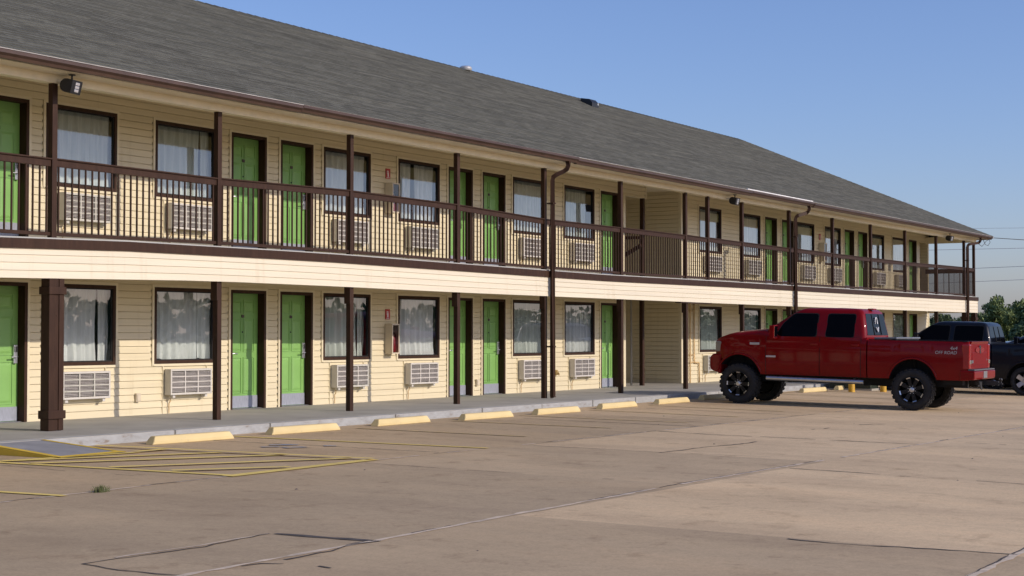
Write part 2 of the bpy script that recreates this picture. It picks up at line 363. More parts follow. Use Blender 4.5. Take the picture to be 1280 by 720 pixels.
# walkway: curb blocks with a real step, and the slab behind them
wk = MB()
CX = [2.0, 5.2, 8.4, 11.5, 14.62, 17.0, 19.05, 22.3, 25.0, 27.15, 29.2, 31.1, 35.4, 38.2, 41.0, 44.0, 47, 50, 53, 56, 59, 63.0]
for a, b in zip(CX[:-1], CX[1:]):
    wk.box(b-.012, b+.012, -3.085, -2.93, -.6, .118, 2); wk.box(a+.012, b-.012, -3.1+random.uniform(-.006, .006), -2.92, -.6, .125, 1)
wk.add([(2,-2.915,-.5),(63,-2.915,-.5),(63,12,-.5),(2,12,-.5),(2,-2.915,.127),(63,-2.915,.127),(63,0.0,.15),(2,0.0,.15),(63,12,.15),(2,12,.15)],
       [(0,1,5,4),(4,5,6,7),(7,6,8,9),(1,2,8,6,5),(0,4,7,9,3),(2,3,9,8)], 0)
wko = tag(wk.obj('walkway', [M['walk'], M['curb'], M['crack']], bevel=.009), kind='structure')
rb = MB()
rz = lambda x, y: gz(x, y)+.008
T0, T1 = (13.62, -3.1, .118), (14.62, -3.1, .118); B0, B1 = (13.72, -4.36, rz(13.72,-4.36)), (14.86, -4.3, rz(14.86,-4.3)); FX = (14.95, -3.1, rz(14.95,-3.1))
rb.quad(T0, T1, B1, B0, 0)
rb.add([T0, B0, (B0[0], B0[1], -.2), (T0[0], T0[1], -.2)], [(0,1,2,3)], 1)
rb.add([T1, B1, FX], [(0,1,2)], 0)
def lerp3(a, b, t): return tuple(a[i]+(b[i]-a[i])*t for i in range(3))
def up(p, d): return (p[0], p[1], p[2]+d)
def strip(a, b, c, d, dz): rb.quad(up(a,dz), up(b,dz), up(c,dz), up(d,dz), 1)
strip(T0, lerp3(T0,T1,.10), lerp3(B0,B1,.10), B0, .004); strip(lerp3(T0,T1,.93), T1, B1, lerp3(B0,B1,.93), .004)
strip(lerp3(T0,B0,.92), lerp3(T1,B1,.92), B1, B0, .008)
tag(rb.obj('curb_ramp', [M['ramp'], M['yedge']]), kind='structure')

# ------------------------------------------------------------------ motel building
motel = empty('motel_building', (0, 0, 0))
tag(motel, 'long two storey cream siding motel with green doors, brown balcony railing and grey shingle roof', 'motel')
Z1, Z2 = .15, 2.92
XL, XR = 4.0, 61.84
WIN = [12.95, 17.40, 19.76, 24.24, 26.66, 31.08, 33.42, 40.95, 43.78, 48.21, 50.64, 55.08, 57.5]       # left edge, 1.49 wide
DOOR = [14.80, 16.12, 21.64, 22.98, 28.48, 29.82, 35.23, 45.62, 46.96, 52.50, 53.84, 59.38]             # left edge, .95 wide
HAND = [0, 1, 0, 1, 0, 1, 0, 0, 1, 0, 1, 0]
WW, DW, DH = 1.49, .95, 2.10
PX0, PX1 = 36.55, 39.82
def siding(mb, x0, x1, z0, z1, holes, lap=.017, h=.1125, plane='front', at=0., mi=0):
    """lapped courses on a vertical plane; holes = (xa, xb, za, zb)"""
    k = 0
    while z0+k*h < z1-1e-4:
        zb, zt = z0+k*h, min(z0+(k+1)*h, z1)
        zg = zb+h-.0095
        cuts = sorted({zb, zt} | ({zg} if zb < zg < zt else set()) | ({zb+.034} if zb+.034 < zt else set()) | {q for hh in holes for q in (hh[2], hh[3]) if zb < q < zt})
        for za, zc in zip(cuts[:-1], cuts[1:]):
            if zc-za < 1e-4: continue
            free = [(x0, x1)]
            for hh in holes:
                if hh[2] < zc-1e-5 and hh[3] > za+1e-5:
                    nf = []
                    for a, b in free:
                        if hh[1] <= a or hh[0] >= b: nf.append((a, b)); continue
                        if hh[0] > a: nf.append((a, hh[0]))
                        if hh[1] < b: nf.append((hh[1], b))
                    free = nf
            o = (lambda z: lap*(1-.85*(z-zb)/h)) if zc <= zg+1e-6 else (lambda z: lap*.15-.013*min(1, (z-zg)/.003) if z > zg+1e-6 else lap*.15)
            for a, b in free:
                if plane == 'front' and b < x1-.5 and zb-1e-6 <= za < zb+.034 and b not in NOCUT:
                    b0 = b; b = b-.033-.026
                if plane == 'front':
                    P = lambda x, z, q: (x, at-q, z)
                else:                 # plane facing -X at x = at; x runs along y
                    P = lambda x, z, q: (at-q, x, z)
                mb.quad(P(a, za, o(za)), P(b, za, o(za)), P(b, zc, o(zc)), P(a, zc, o(zc)), mi)
                if za == zb: mb.quad(P(a, za, -.013), P(b, za, -.013), P(b, za, o(za)), P(a, za, o(za)), mi)
        k += 1
NOCUT = (PX0,)
wm = MB()
ALC0, ALC1 = 60.76, 61.72
for zf, ztop, fl in ((Z1, 2.62, 0), (Z2, 5.36, 1)):
    holes = [(x-.012, x+WW+.012, zf+.825, zf+DH+.012) for x in WIN] + [(x-.012, x+DW+.012, zf-.2, zf+DH+.012) for x in DOOR]
    holes.append((PX0 if fl == 0 else PX0, PX1, zf-.2, 9 if fl == 0 else 5.0))
    if fl: holes.append((37.7, PX1, 4.9, 9)); holes.append((ALC0, ALC1, zf-.2, 4.98))
    siding(wm, XL, XR, zf-.0, ztop, holes)
    # jamb trim round openings and corner boards
    for x in WIN:
        for a, b, c, d in ((x-.045, x-.001, zf+.80, zf+DH+.045), (x+WW+.001, x+WW+.045, zf+.80, zf+DH+.045)):
            wm.box(a, b, -.030, .01, c, d, 1)
        wm.box(x-.001, x+WW+.001, -.030, .01, zf+DH+.001, zf+DH+.045, 1); wm.box(x-.001, x+WW+.001, -.030, .01, zf+.79, zf+.829, 1)
        wm.box(x+.205, x+.222, -.026, .008, zf+.005, zf+.79, 1); wm.box(x+1.27, x+1.285, -.026, .008, zf+.74, zf+.79, 1)
        wm.box(x, x+WW, .35, .9, zf-.0, zf+2.3, 2)      # dark-coloured box standing in for the unlit room behind the curtain
    for x in DOOR:
        wm.box(x-.045, x-.001, -.030, .01, zf, zf+DH+.045, 1); wm.box(x+DW+.001, x+DW+.045, -.030, .01, zf, zf+DH+.045, 1)
        wm.box(x-.001, x+DW+.001, -.030, .01, zf+DH+.001, zf+DH+.045, 1)
    # passage: right wall, left wall, back, corner trims
    siding(wm, .02, 7, zf, ztop, [], plane='side', at=PX1)
    wm.box(PX0-.01, PX0, .02, 7, zf, ztop, 0); wm.box(PX0-.01, PX1+.02, 7, 7.02, zf, ztop, 0)
    wm.box(PX0-.10, PX0+.012, -.024, .06, zf+.005, (ztop if fl == 0 else 4.99), 1); wm.box(PX1-.012, PX1+.10, -.024, .06, zf+.005, (ztop if fl == 0 else 5.3), 1)
    wm.box(XR-.09, XR+.015, -.024, .09, zf+.005, ztop, 1)
    # end wall and plain back and left walls
    wm.box(XR-.02, XR, .09, 9.7, zf, ztop, 0); wm.box(XL, XR, 9.68, 9.7, zf, ztop, 0); wm.box(XL, XL+.02, .03, 9.68, zf, ztop, 0)
wm.box(PX0, 37.75, .0, .12, 5.0, 5.012, 1); wm.box(37.7, 37.76, -.018, .12, 4.99, 5.36, 0)
siding(wm, .0, 1.4, Z2, 5.36, [], plane='side', at=ALC1); wm.box(ALC0-.02, ALC0, .0, 1.4, Z2, 5.36, 0); wm.box(ALC0, ALC1, 1.4, 1.42, Z2, 5.36, 0)
wm.box(XL, XR-.1, .03, .06, 2.62, Z2, 0)
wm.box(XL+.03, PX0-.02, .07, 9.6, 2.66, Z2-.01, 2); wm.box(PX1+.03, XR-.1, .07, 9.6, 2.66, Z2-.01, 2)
# overlaps where one length of siding meets the next
random.seed(17)
blocked = [(x-.1, x+WW+.1) for x in WIN]+[(x-.1, x+DW+.1) for x in DOOR]+[(PX0-.2, PX1+.2)]
for zf, n_c in ((Z1, 20), (Z2, 21)):
    for kk in range(0, n_c, 2):
        x = XL+random.uniform(0, 3.6)
        while x < XR-.3:
            z = zf+kk*.1125
            if not any(a < x < b for a, b in blocked) :
                wm.add([(x,-.0190,z+.002),(x+.005,-.0190,z+.002),(x+.005,-.0050,z+.098),(x,-.0050,z+.098),(x,-.0155,z+.002),(x,-.0015,z+.098)], [(0,1,2,3),(4,0,3,5)], 0)
            x += random.uniform(2.4, 3.7)
wall = wm.obj('wall', [M['siding'], M['trim'], M['room']], motel, recalc=False)

# slabs, ceilings, fascia (the floor line sags a little along its length)
WOB = [(2, 2.64), (14.86, 2.625), (17.2, 2.68), (21.7, 2.703), (25.6, 2.684), (32, 2.655), (39, 2.69), (50, 2.715), (61.7, 2.745), (70, 2.745)]
FB = [(2, 2.24), (14.86, 2.223), (18.9, 2.295), (21.7, 2.293), (26.1, 2.272), (36, 2.264), (43.5, 2.258), (61.7, 2.293), (70, 2.293)]
RT = [(2, 3.90), (14.9, 3.885), (17.9, 3.94), (19.22, 3.905), (22.6, 3.975), (26, 3.965), (29.3, 3.885), (32.7, 3.9), (36.2, 3.905), (46.4, 3.885), (53.2, 3.89), (60.2, 3.96), (70, 3.96)]
def pw(T, x):
    for (a, u), (b, w) in zip(T[:-1], T[1:]):
        if a <= x <= b: return u+(w-u)*(x-a)/(b-a)
    return T[0][1] if x < T[0][0] else T[-1][1]
XB0, XB1 = 4.0, 61.62
dk = MB()
for a, b in zip(lin(XB0, XB1-.03, 48)[:-1], lin(XB0, XB1-.03, 48)[1:]):
    A, B = pw(WOB, a)+.135, pw(WOB, b)+.135
    dk.add([(a,-1.93,A-.1),(b,-1.93,B-.1),(b,0,2.70),(a,0,2.70),(a,-1.93,A+.022),(b,-1.93,B+.022),(b,-.001,Z2-.004),(a,-.001,Z2-.004)], [(0,3,2,1),(4,5,6,7),(0,1,5,4),(2,3,7,6)])
dk.box(37.76, PX1, .0, 6.9, 2.80, Z2-.004, 0)
dk.obj('deck', M['deckfloor'], motel)
bd = MB(); xs = lin(XB0, XB1, 48)
for a, b in zip(xs[:-1], xs[1:]):
    A, B = pw(WOB, a), pw(WOB, b); e = 0
    bd.add([(a,-1.985,A),(b,-1.985,B),(b,-1.94,B),(a,-1.94,A),(a,-1.985,A+.135),(b,-1.985,B+.135),(b,-1.94,B+.135),(a,-1.94,A+.135)], [(0,3,2,1),(4,5,6,7),(0,1,5,4),(2,3,7,6),(1,2,6,5),(0,4,7,3)])
bd.box(XB1, XB1+.035, -1.985, -.02, pw(WOB, 61.6), pw(WOB, 61.6)+.135)
bd.obj('rim_board', M['brown'], motel)
fa = MB()
for k in range(4):
    for a, b in zip(xs[:-1], xs[1:]):
        def P(x, t, q): 
            z0, z1 = pw(FB, x), pw(WOB, x)+.02; return (x, -1.95-q, z0+(z1-z0)*t)
        t0, t1 = k/4, (k+1)/4
        fa.quad(P(a,t0,.016), P(b,t0,.016), P(b,t1,.002), P(a,t1,.002)); fa.quad(P(a,t0,0), P(b,t0,0), P(b,t0,.016), P(a,t0,.016))
for a, b in zip(xs[:-1], xs[1:]):
    za, zb = pw(FB, a), pw(FB, b)
    fa.add([(a,-1.95,za),(b,-1.95,zb),(b,-1.78,zb),(a,-1.78,za),(b,-1.78,2.75),(a,-1.78,2.75)], [(0,1,2,3),(3,2,4,5)])
z0, z1 = pw(FB, 61.6), pw(WOB, 61.6)
for k in range(4):
    zz0, zz1 = z0+(z1-z0)*k/4, z0+(z1-z0)*(k+1)/4
    fa.quad((XB1+.016,-1.966,zz0), (XB1+.016,-.02,zz0), (XB1+.002,-.02,zz1), (XB1+.002,-1.966,zz1))
fa.obj('fascia', M['fascia'], motel)
cl = MB(); cl.box(XB0, XB1-.05, -1.775, -.02, 2.60, 2.64); cl.box(PX0, PX1, 0, 6.9, 2.60, 2.64)
cl.box(XL, XR, -1.78, 9.6, 5.36, 5.40)
# flat outer soffit in narrow boards
for j in range(4): cl.box(XL-.3, 62.1, -2.26+j*.085, -2.26+(j+1)*.085-.006, 5.075, 5.09)
cl.obj('soffit', M['soffit'], motel)
bmm = MB(); bmm.box(XL, 61.6, -1.93, -1.78, 4.955, 5.2); bmm.box(61.45, 61.6, -1.78, .0, 4.955, 5.2)
bmm.box(35.9, 37.9, -1.86, -1.83, 4.94, 4.953)
bmm.obj('beam', M['trim'], motel, bevel=.006)

# roof
YE, ZE, YRr, ZR = -2.37, 5.215, 4.85, 8.63
sl = (ZR-ZE)/(YRr-YE); SL = math.hypot(YRr-YE, ZR-ZE); XE0, XE1 = 3.6, 62.2; run = YRr-YE
rf = MB(); NC = 56; uvs = []
nrm = Vector((0, -sl, 1)).normalized()
def RP(x, t, lift): 
    return (x, YE+run*t+nrm.y*lift, ZE+(ZR-ZE)*t+nrm.z*lift)
random.seed(3)
for k in range(NC):
    t0, t1 = k/NC, (k+1)/NC
    xa0, xa1 = XE1-run*t0, XE1-run*t1
    nseg = 40
    j = lambda i: .010+.002*math.sin(i*1.7+k*.9)
    for i in range(nseg):
        a0, b0 = XE0+(xa0-XE0)*i/nseg, XE0+(xa0-XE0)*(i+1)/nseg
        a1, b1 = XE0+(xa1-XE0)*i/nseg, XE0+(xa1-XE0)*(i+1)/nseg
        rf.quad(RP(a0,t0,j(i)), RP(b0,t0,j(i+1)), RP(b1,t1,.001), RP(a1,t1,.001)); uvs += [(a0,t0*SL),(b0,t0*SL),(b1,t1*SL),(a1,t1*SL)]
        rf.quad(RP(a0,t0,-.004), RP(b0,t0,-.004), RP(b0,t0,j(i+1)), RP(a0,t0,j(i))); uvs += [(a0,t0*SL)]*4
# hip end, rear slope, left gable
rf.add([(XE1,YE,ZE),(XE1,YE+2*run,ZE),(XE1-run,YRr,ZR)], [(0,1,2)]); uvs += [(0,0),(2*run,0),(run,SL)]
rf.add([(XE1,YE+2*run,ZE),(XE0,YE+2*run,ZE),(XE0,YRr,ZR),(XE1-run,YRr,ZR)], [(0,1,2,3)]); uvs += [(0,0),(58,0),(58,SL),(run,SL)]
rf.add([(XE0,YE,ZE),(XE0,YRr,ZR),(XE0,YE+2*run,ZE)], [(0,1,2)]); uvs += [(0,0)]*3
# ridge and hip cap shingles
def cap(p, q, n):
    p, q = Vector(p), Vector(q); d = (q-p).normalized(); s = d.cross(Vector((0,0,1))).normalized()
    for i in range(n):
        a, b = p.lerp(q, i/n), p.lerp(q, (i+1.04)/n); l0, l1 = .016, .006
        A = [a+s*.13+Vector((0,0,l0-.061)), a+Vector((0,0,l0)), a-s*.13+Vector((0,0,l0-.061))]; B = [b+s*.13+Vector((0,0,l1-.061)), b+Vector((0,0,l1)), b-s*.13+Vector((0,0,l1-.061))]
        for u in (0, 1):
            rf.quad(A[u], B[u], B[u+1], A[u+1]); x = i*.31+.1; uvs.extend([(x,.05+random.randint(0,40)*.143)]*4)
cap((XE0,YRr,ZR), (XE1-run,YRr,ZR), 190); cap((XE1,YE,ZE), (XE1-run,YRr,ZR), 46)
roof = rf.obj('roof', M['shingle'], motel, recalc=False)
uvl = roof.data.uv_layers.new(name='UVMap')
for i, u in enumerate(uvs): uvl.data[i].uv = u
for (x, y, z, kind) in ((36.4, 4.72, 8.50, 0), (42.35, 4.19, 8.315, 1)):
    v = MB()
    if kind == 0:
        v.lathe([(.07,-.1),(.07,.05),(.15,.055),(.17,.08),(.17,.14),(.13,.175),(0,.185)], 20, 'z', (x,y,z)); v.obj('vent', M['galv'], roof, smooth=40)
    else:
        v.prism([(y-.2, z-.09), (y-.2, z+.04), (y-.1, z+.15), (y+.2, z+.2), (y+.2, z+.05)], 'x', x-.2, x+.2); v.box(x+.12, x+.2, y-.203, y-.05, z-.02, z+.06, 1)
        v.obj('vent', [M['blackmetal'], M['galv']], roof, bevel=.01)
gt = MB()
prof = [(-2.262,5.195),(-2.262,5.083),(-2.33,5.083),(-2.345,5.12),(-2.385,5.15),(-2.385,5.195),(-2.372,5.195),(-2.372,5.158),(-2.335,5.128),(-2.322,5.095),(-2.275,5.095),(-2.275,5.195)]
GX = [XE0, 12.0, 20.7, 29.9, 39.2, 43.6, 52.0, 62.25]
for i, (a, b) in enumerate(zip(GX[:-1], GX[1:])):
    dzz = .006*((i*37) % 5-2); dyy = .008*((i*13) % 3)
    gt.prism([(p[0]-dyy, p[1]+dzz) for p in prof], 'x', a, b)
gt.obj('gutter', M['gutterpaint'], motel)
fl = MB(); fl.box(XE0, 62.22, -2.40, -2.365, 5.200, 5.209); fl.box(XE0, 62.2, -2.26, -2.235, 5.09, 5.2); fl.box(62.2, 62.24, -2.40, 9.6, 5.12, 5.209)
fl.box(38.8, 43.4, -2.41, -2.366, 5.2095, 5.232, 1)
fl.obj('drip_edge', [M['flashing'], M['white']], motel)
esx = MB(); esx.box(61.6, 62.19, -2.23, 9.6, 5.075, 5.09); esx.obj('end_soffit', M['soffit'], motel)

# downspouts
for x, xt in ((29.40, 29.56), (43.01, 43.33), (60.03, 60.76)):
    d = MB(); xm = (x+xt)/2
    d.tube([(xt,-2.32,5.10),(xt,-2.32,5.0),(xt-.01,-2.30,4.94),(xt-.03,-2.24,4.89),(x+.03,-2.10,4.81),(x+.01,-2.05,4.77),(x,-2.035,4.70),(x,-2.035,.19),(x,-2.045,.15)], .043, 4, sq=True)
    for z in (4.2, 1.2): d.box(x-.055, x+.055, -2.085, -1.93, z, z+.03)
    d.obj('downspout', M['brown'], motel)

# posts
PU = [5.62, 9.03, 12.44, 15.85, 19.24, 22.65, 26.03, 29.34, 32.78, 36.19, 37.5, 39.65, 42.95, 46.39, 49.8, 53.24, 56.72, 60.17, 61.47]
for x in PU:
    p = MB(); zt = 4.975
    p.box(x-.046, x+.046, -1.905, -1.813, pw(WOB, x)+.15, zt); p.obj('post', M['brown'], motel, bevel=.005)
for x in (9.03, 12.44, 19.24, 22.65, 26.03, 29.34, 32.78, 36.19, 39.65, 42.95, 46.39, 49.8, 53.24, 56.72):
    p = MB(); p.box(x-.048, x+.048, -1.91, -1.815, .13, 2.60)
    p.box(x-.085, x-.048, -1.93, -1.80, 2.0, 2.5)
    p.obj('post', M['brown'], motel, bevel=.005)
for x, y, z0, z1 in ((37.6, .05, .15, 2.6), (37.64, .05, Z2, 5.0)):
    p = MB(); p.box(x-.05, x+.05, y-.05, y+.05, z0, z1); p.obj('post', M['brown'], motel, bevel=.004)
bp = MB(); bp.box(35.75, 37.55, -1.95, -1.80, 2.235, 2.262); bp.obj('beam_plate', M['brown'], motel)
def column(x):
    c = MB(); w, d0, d1 = .135, -1.945, -1.80
    c.box(x-w+.012, x+w-.012, d0+.012, d1, .13, pw(FB, x)-.006)
    zt = pw(FB, x)-.004; c.box(x-w, x-.045, d0-.012, d1+.01, .14, zt); c.box(x+.045, x+w, d0-.012, d1+.01, .14, zt); c.box(x-.04, x+.04, d0-.004, d0+.02, .14, zt)
    c.box(x-w-.022, x+w+.022, d0-.034, d1+.03, .30, .415); c.box(x-w-.022, x+w+.022, d0-.034, d1+.03, 2.02, 2.125)
    for zz in (.7, 1.05, 1.4, 1.72): c.box(x-.006, x+.006, d0-.01, d0, zz, zz+.012)
    c.obj('column', M['brown'], motel, bevel=.006)
for x in (15.86, 60.2, 61.42): column(x)

# railings, one per bay between posts
def railing(x0, x1, first=False):
    r = empty('railing', ((x0+x1)/2, -1.86, 2.9)); r.parent = motel
    L = x1-x0-.092; y = 0; za, zb = pw(RT, x0)-2.9, pw(RT, x1)-2.9; ba, bb = pw(WOB, x0)+.235-2.9, pw(WOB, x1)+.235-2.9
    ja, jb_ = random.uniform(-.008, .008), random.uniform(-.008, .008)
    def bar(mb, A, B, h, d):
        mb.add([(-L/2,-d,A-h),(L/2,-d,B-h),(L/2,d,B-h),(-L/2,d,A-h),(-L/2,-d,A),(L/2,-d,B),(L/2,d,B),(-L/2,d,A)], [(0,3,2,1),(4,5,6,7),(0,1,5,4),(1,2,6,5),(2,3,7,6),(3,0,4,7)])
    t = MB(); bar(t, za+ja, zb+jb_, .105, .02); bar(t, za+.012+ja, zb+.012+jb_, .022, .045); t.obj('top_rail', M['brown'], r, bevel=.004)
    b = MB(); bar(b, ba, bb, .05, .02); b.obj('bottom_rail', M['brown'], r, bevel=.003)
    bl = MB(); n = max(2, round(L/.125))
    for i in range(n):
        x = -L/2+L*(i+.5)/n; f = (i+.5)/n; q = .0105
        bl.box(x-q, x+q, -q, q, ba+(bb-ba)*f-.03, za+(zb-za)*f-.08)
    bl.obj('balusters', M['brown'], r)
    return r
for a, b in zip(PU[:-1], PU[1:]): railing(a, b)
er = empty('railing', (61.47, -.95, 2.9)); er.parent = motel
t = MB(); t.box(-.045, .045, -.86, .93, .98, 1.07); t.box(-.02, .02, -.86, .93, .90, .98); t.obj('top_rail', M['brown'], er)
t = MB(); t.box(-.02, .02, -.86, .93, .03, .08); t.obj('bottom_rail', M['brown'], er)
t = MB()
for i in range(9): y = -.78+i*.205; t.box(-.008, .008, y-.008, y+.008, .06, .92)
t.obj('balusters', M['brown'], er)
# stair handrail inside the upper passage
sr = MB(); sr.tube([(37.58,.05,3.78),(37.58,.5,3.55),(37.58,3.2,2.0)], .045, 4, sq=True); sr.tube([(37.58,.05,3.98),(37.58,1.6,4.0)], .04, 4, sq=True)
sr.tube([(37.58,.55,2.6),(37.58,.55,4.0)], .02, 4, sq=True)
sr.obj('handrail', M['brown'], motel)
st = MB()
for i in range(15):
    z = Z2-.18*(i+1); y = .35+.27*i; st.box(36.62, 37.52, y, y+.29, z-.04, z)
st.box(37.5, 37.54, .3, .34, .15, 2.6); st.obj('stairs', M['walk'], motel)

# ---- window prototype
def folds(x, seed): return .022*math.sin(x*31+seed)+.013*math.sin(x*67+seed*2.3)+.008*math.sin(x*13+seed)
def curtain_mesh(kind):
    c = MB(); spans = {0: [(.04, 1.45)], 1: [(.04, 1.17), (1.22, 1.45)], 2: [(.04, 1.16), (1.17, 1.45)], 3: [(.04, 1.22)], 4: [(.04, .62), (.72, 1.45)]}[kind]
    for (a, b) in spans:
        rows = []
        for iz in range(13):
            z = .03+1.24*iz/12; row = []
            for ix in range(60):
                f = ix/59; x = a+(b-a)*f
                if kind == 2: x = a+(b-a)*(f-.10*math.sin(f*3.1)*(1-z/1.24)**2)
                row.append((x, .10+folds(x*(1+.02*math.sin(z*3)), kind*1.7)*(1.0+.5*(1-z)) , z + (.06*math.sin(f*4+1)*(1-z/1.24) if kind in (2, 4) else 0)))
            rows.append(row)
        c.grid(rows)
    return c.mesh('curtain', M['curtain'], smooth=60, recalc=False)
CM = [curtain_mesh(k) for k in range(5)]
def frame_mb(w, h, t, y0, y1):
    f = MB(); f.box(0, t, y0, y1, 0, h); f.box(w-t, w, y0, y1, 0, h); f.box(t, w-t, y0, y1, h-t, h); f.box(t, w-t, y0, y1, 0, t); return f
def make_window():
    w = frame_mb(WW, DH-.83, .055, -.034, .05).obj('window', M['brown'], motel, bevel=.004)
    s = MB(); i = .055
    q_ = .018; s.box(i, i+q_, -.012, .03, i, DH-.83-i); s.box(WW-i-q_, WW-i, -.012, .03, i, DH-.83-i); s.box(i+q_, WW-i-q_, -.012, .03, DH-.83-i-q_, DH-.83-i); s.box(i+q_, WW-i-q_, -.012, .03, i, i+q_)
    s.obj('sash', M['dark'], w)
    p = MB(); p.quad((i+.012,.006,i+.012), (WW-i-.012,.006,i+.012), (WW-i-.012,.006,DH-.83-i-.012), (i+.012,.006,DH-.83-i-.012)); p.obj('pane', M['glass'], w, recalc=False)
    cu = bpy.data.objects.new('curtain', CM[0]); C.objects.link(cu); cu.parent = w
    return w
CK = [[0, 1, 2, 1, 0, 0, 2, 0, 1, 0, 0, 1, 0], [0, 0, 1, 0, 4, 0, 3, 0, 0, 1, 0, 0, 0]]
wproto = make_window(); first = True
for fl, zf in enumerate((Z1, Z2)):
    for i, x in enumerate(WIN):
        w = wproto if first else copy_tree(wproto); first = False
        w.location = (x, 0, zf+.83)
        for ch in w.children:
            if ch.name.startswith('curtain'): ch.data = CM[CK[fl][i]]
# ---- door prototypes
def make_door(hand):
    d = MB(); x0, x1, yb = .055, DW-.055, .125; zt = DH-.055
    # slab with six raised panels
    d.box(x0, x1, yb, yb+.04, .012, zt)
    pw_, gp = .27, .075; c = (x0+x1)/2
    for zz0, zz1 in ((.28, .90), (1.02, 1.60), (1.70, 1.92)):
        for sx in (-1, 1):
            a = c+sx*(pw_/2+gp/2)-pw_/2; b = a+pw_
            o = .022
            d.add([(a,yb-.001,zz0),(b,yb-.001,zz0),(b,yb-.001,zz1),(a,yb-.001,zz1),(a+.018,yb+.008,zz0+.018),(b-.018,yb+.008,zz0+.018),(b-.018,yb+.008,zz1-.018),(a+.018,yb+.008,zz1-.018)],
                  [(0,1,5,4),(1,2,6,5),(2,3,7,6),(3,0,4,7)])
            a2, b2, q0, q1 = a+.018, b-.018, zz0+.018, zz1-.018
            d.add([(a2,yb-.004,q0),(b2,yb-.004,q0),(b2,yb-.004,q1),(a2,yb-.004,q1),(a2+.03,yb-.012,q0+.03),(b2-.03,yb-.012,q0+.03),(b2-.03,yb-.012,q1-.03),(a2+.03,yb-.012,q1-.03)],
                  [(0,1,5,4),(1,2,6,5),(2,3,7,6),(3,0,4,7),(4,5,6,7)])
            # shadow groove around each panel: thin frame standing proud
            for bx in ((a-.014,a,zz0-.014,zz1+.014),(b,b+.014,zz0-.014,zz1+.014),(a,b,zz1,zz1+.014),(a,b,zz0-.014,zz0)):
                d.box(bx[0], bx[1], yb-.011, yb-.002, bx[2], bx[3])
    o = d.obj('door', M['green'], motel, recalc=True)
    f = MB(); f.box(0, x0, -.03, .16, .002, DH); f.box(x1, DW, -.03, .16, .002, DH); f.box(x0, x1, -.03, .16, zt, DH); f.box(x0, x1, .02, .16, .0, .011, 1)
    f.obj('door_frame', [M['brown'], M['steel']], o, bevel=.003)
    k = MB(); k.box(x0+.015, x1-.015, yb-.016, yb-.002, .02, .23); k.obj('kick_plate', M['kick'], o)
    hx = x1-.075 if hand else x0+.075; sgn = -1 if hand else 1
    h = MB(); h.box(hx-.035, hx+.035, yb-.045, yb-.012, .88, 1.16); h.box(hx-.025, hx+.025, yb-.06, yb-.04, 1.05, 1.14, 1)
    h.tube([(hx, yb-.04, .98), (hx, yb-.085, .98), (hx+sgn*.03, yb-.095, .98), (hx+sgn*.12, yb-.09, .975)], .012, 8)
    h.obj('handle', [M['steel'], M['blackmetal']], o, bevel=.004)
    n = MB(); n.box(c-.034, c+.034, yb-.024, yb-.01, 1.615, 1.668); 
    n.obj('number_plate', M['bronze'], o, bevel=.012)
    ph = MB(); ph.lathe([(0,-.012),(.012,-.012),(.014,0)], 10, 'y', (c, yb-.006, 1.36)); ph.obj('peephole', M['blackmetal'], o)
    return o
protos = [make_door(0), make_door(1)]; used = [False, False]
for zf in (Z1, Z2):
    for x, hnd in zip(DOOR, HAND):
        d = copy_tree(protos[hnd]) if used[hnd] else protos[hnd]; used[hnd] = True
        d.location = (x, 0, zf)

# ------------------------------------------------------------------ things fixed to the building
ORD = ['first', 'second', 'third', 'fourth', 'fifth', 'sixth', 'seventh', 'eighth', 'ninth', 'tenth', 'eleventh', 'twelfth']
def make_ac():
    root = empty('air_conditioner')
    w, h, d = 1.0, .43, .165
    b = MB(); b.box(.012, w-.012, -d+.03, -.0, .012, h-.012); 
    b.box(0, .035, -d, -.02, 0, h); b.box(w-.035, w, -d, -.02, 0, h); b.box(.035, w-.035, -d, -.02, h-.035, h); b.box(.035, w-.035, -d, -.02, 0, .035)
    b.box(.08, .14, -d+.03, -.06, -.05, .0); b.box(w-.14, w-.08, -d+.03, -.06, -.05, 0)
    b.obj('casing', M['acwhite'], root, bevel=.006)
    gr = MB(); gr.box(.035, w-.035, -d+.03, -d+.045, .035, h-.035)
    gr.obj('grille_back', M['acdark'], root)
    l = MB()
    for i in range(1, 3): x = .035+(w-.07)*i/3; l.box(x-.012, x+.012, -d-.002, -d+.03, .035, h-.035)
    for i in range(1, 4): z = .035+(h-.07)*i/4; l.box(.035, w-.035, -d+.001, -d+.028, z-.009, z+.009)
    for i in range(1, 16):
        z = .035+(h-.07)*i/16; l.box(.035, w-.035, -d+.016, -d+.031, z-.005, z+.005, 1)
    l.obj('louvres', [M['acwhite'], M['acmid']], root)
    p = MB(); p.tube([(.11,-.05,-.04),(.11,-.05,-.1),(.10,-.03,-.14),(.10,-.03,-.30)], .010, 6); p.obj('drain_hose', M['pvc'], root)
    return root
acp = make_ac(); k = 0
for fl, zf in enumerate((Z1, Z2)):
    for i, x in enumerate(WIN[1:]):
        a = acp if k == 0 else copy_tree(acp); k += 1
        a.location = (x+.24, -.012, zf+.31)
        tag(a, 'white louvred air conditioner under a window, %s from the left %s' % (ORD[i], ('on the ground floor', 'along the balcony')[fl]), 'air conditioner', 'through wall air conditioners under the windows')

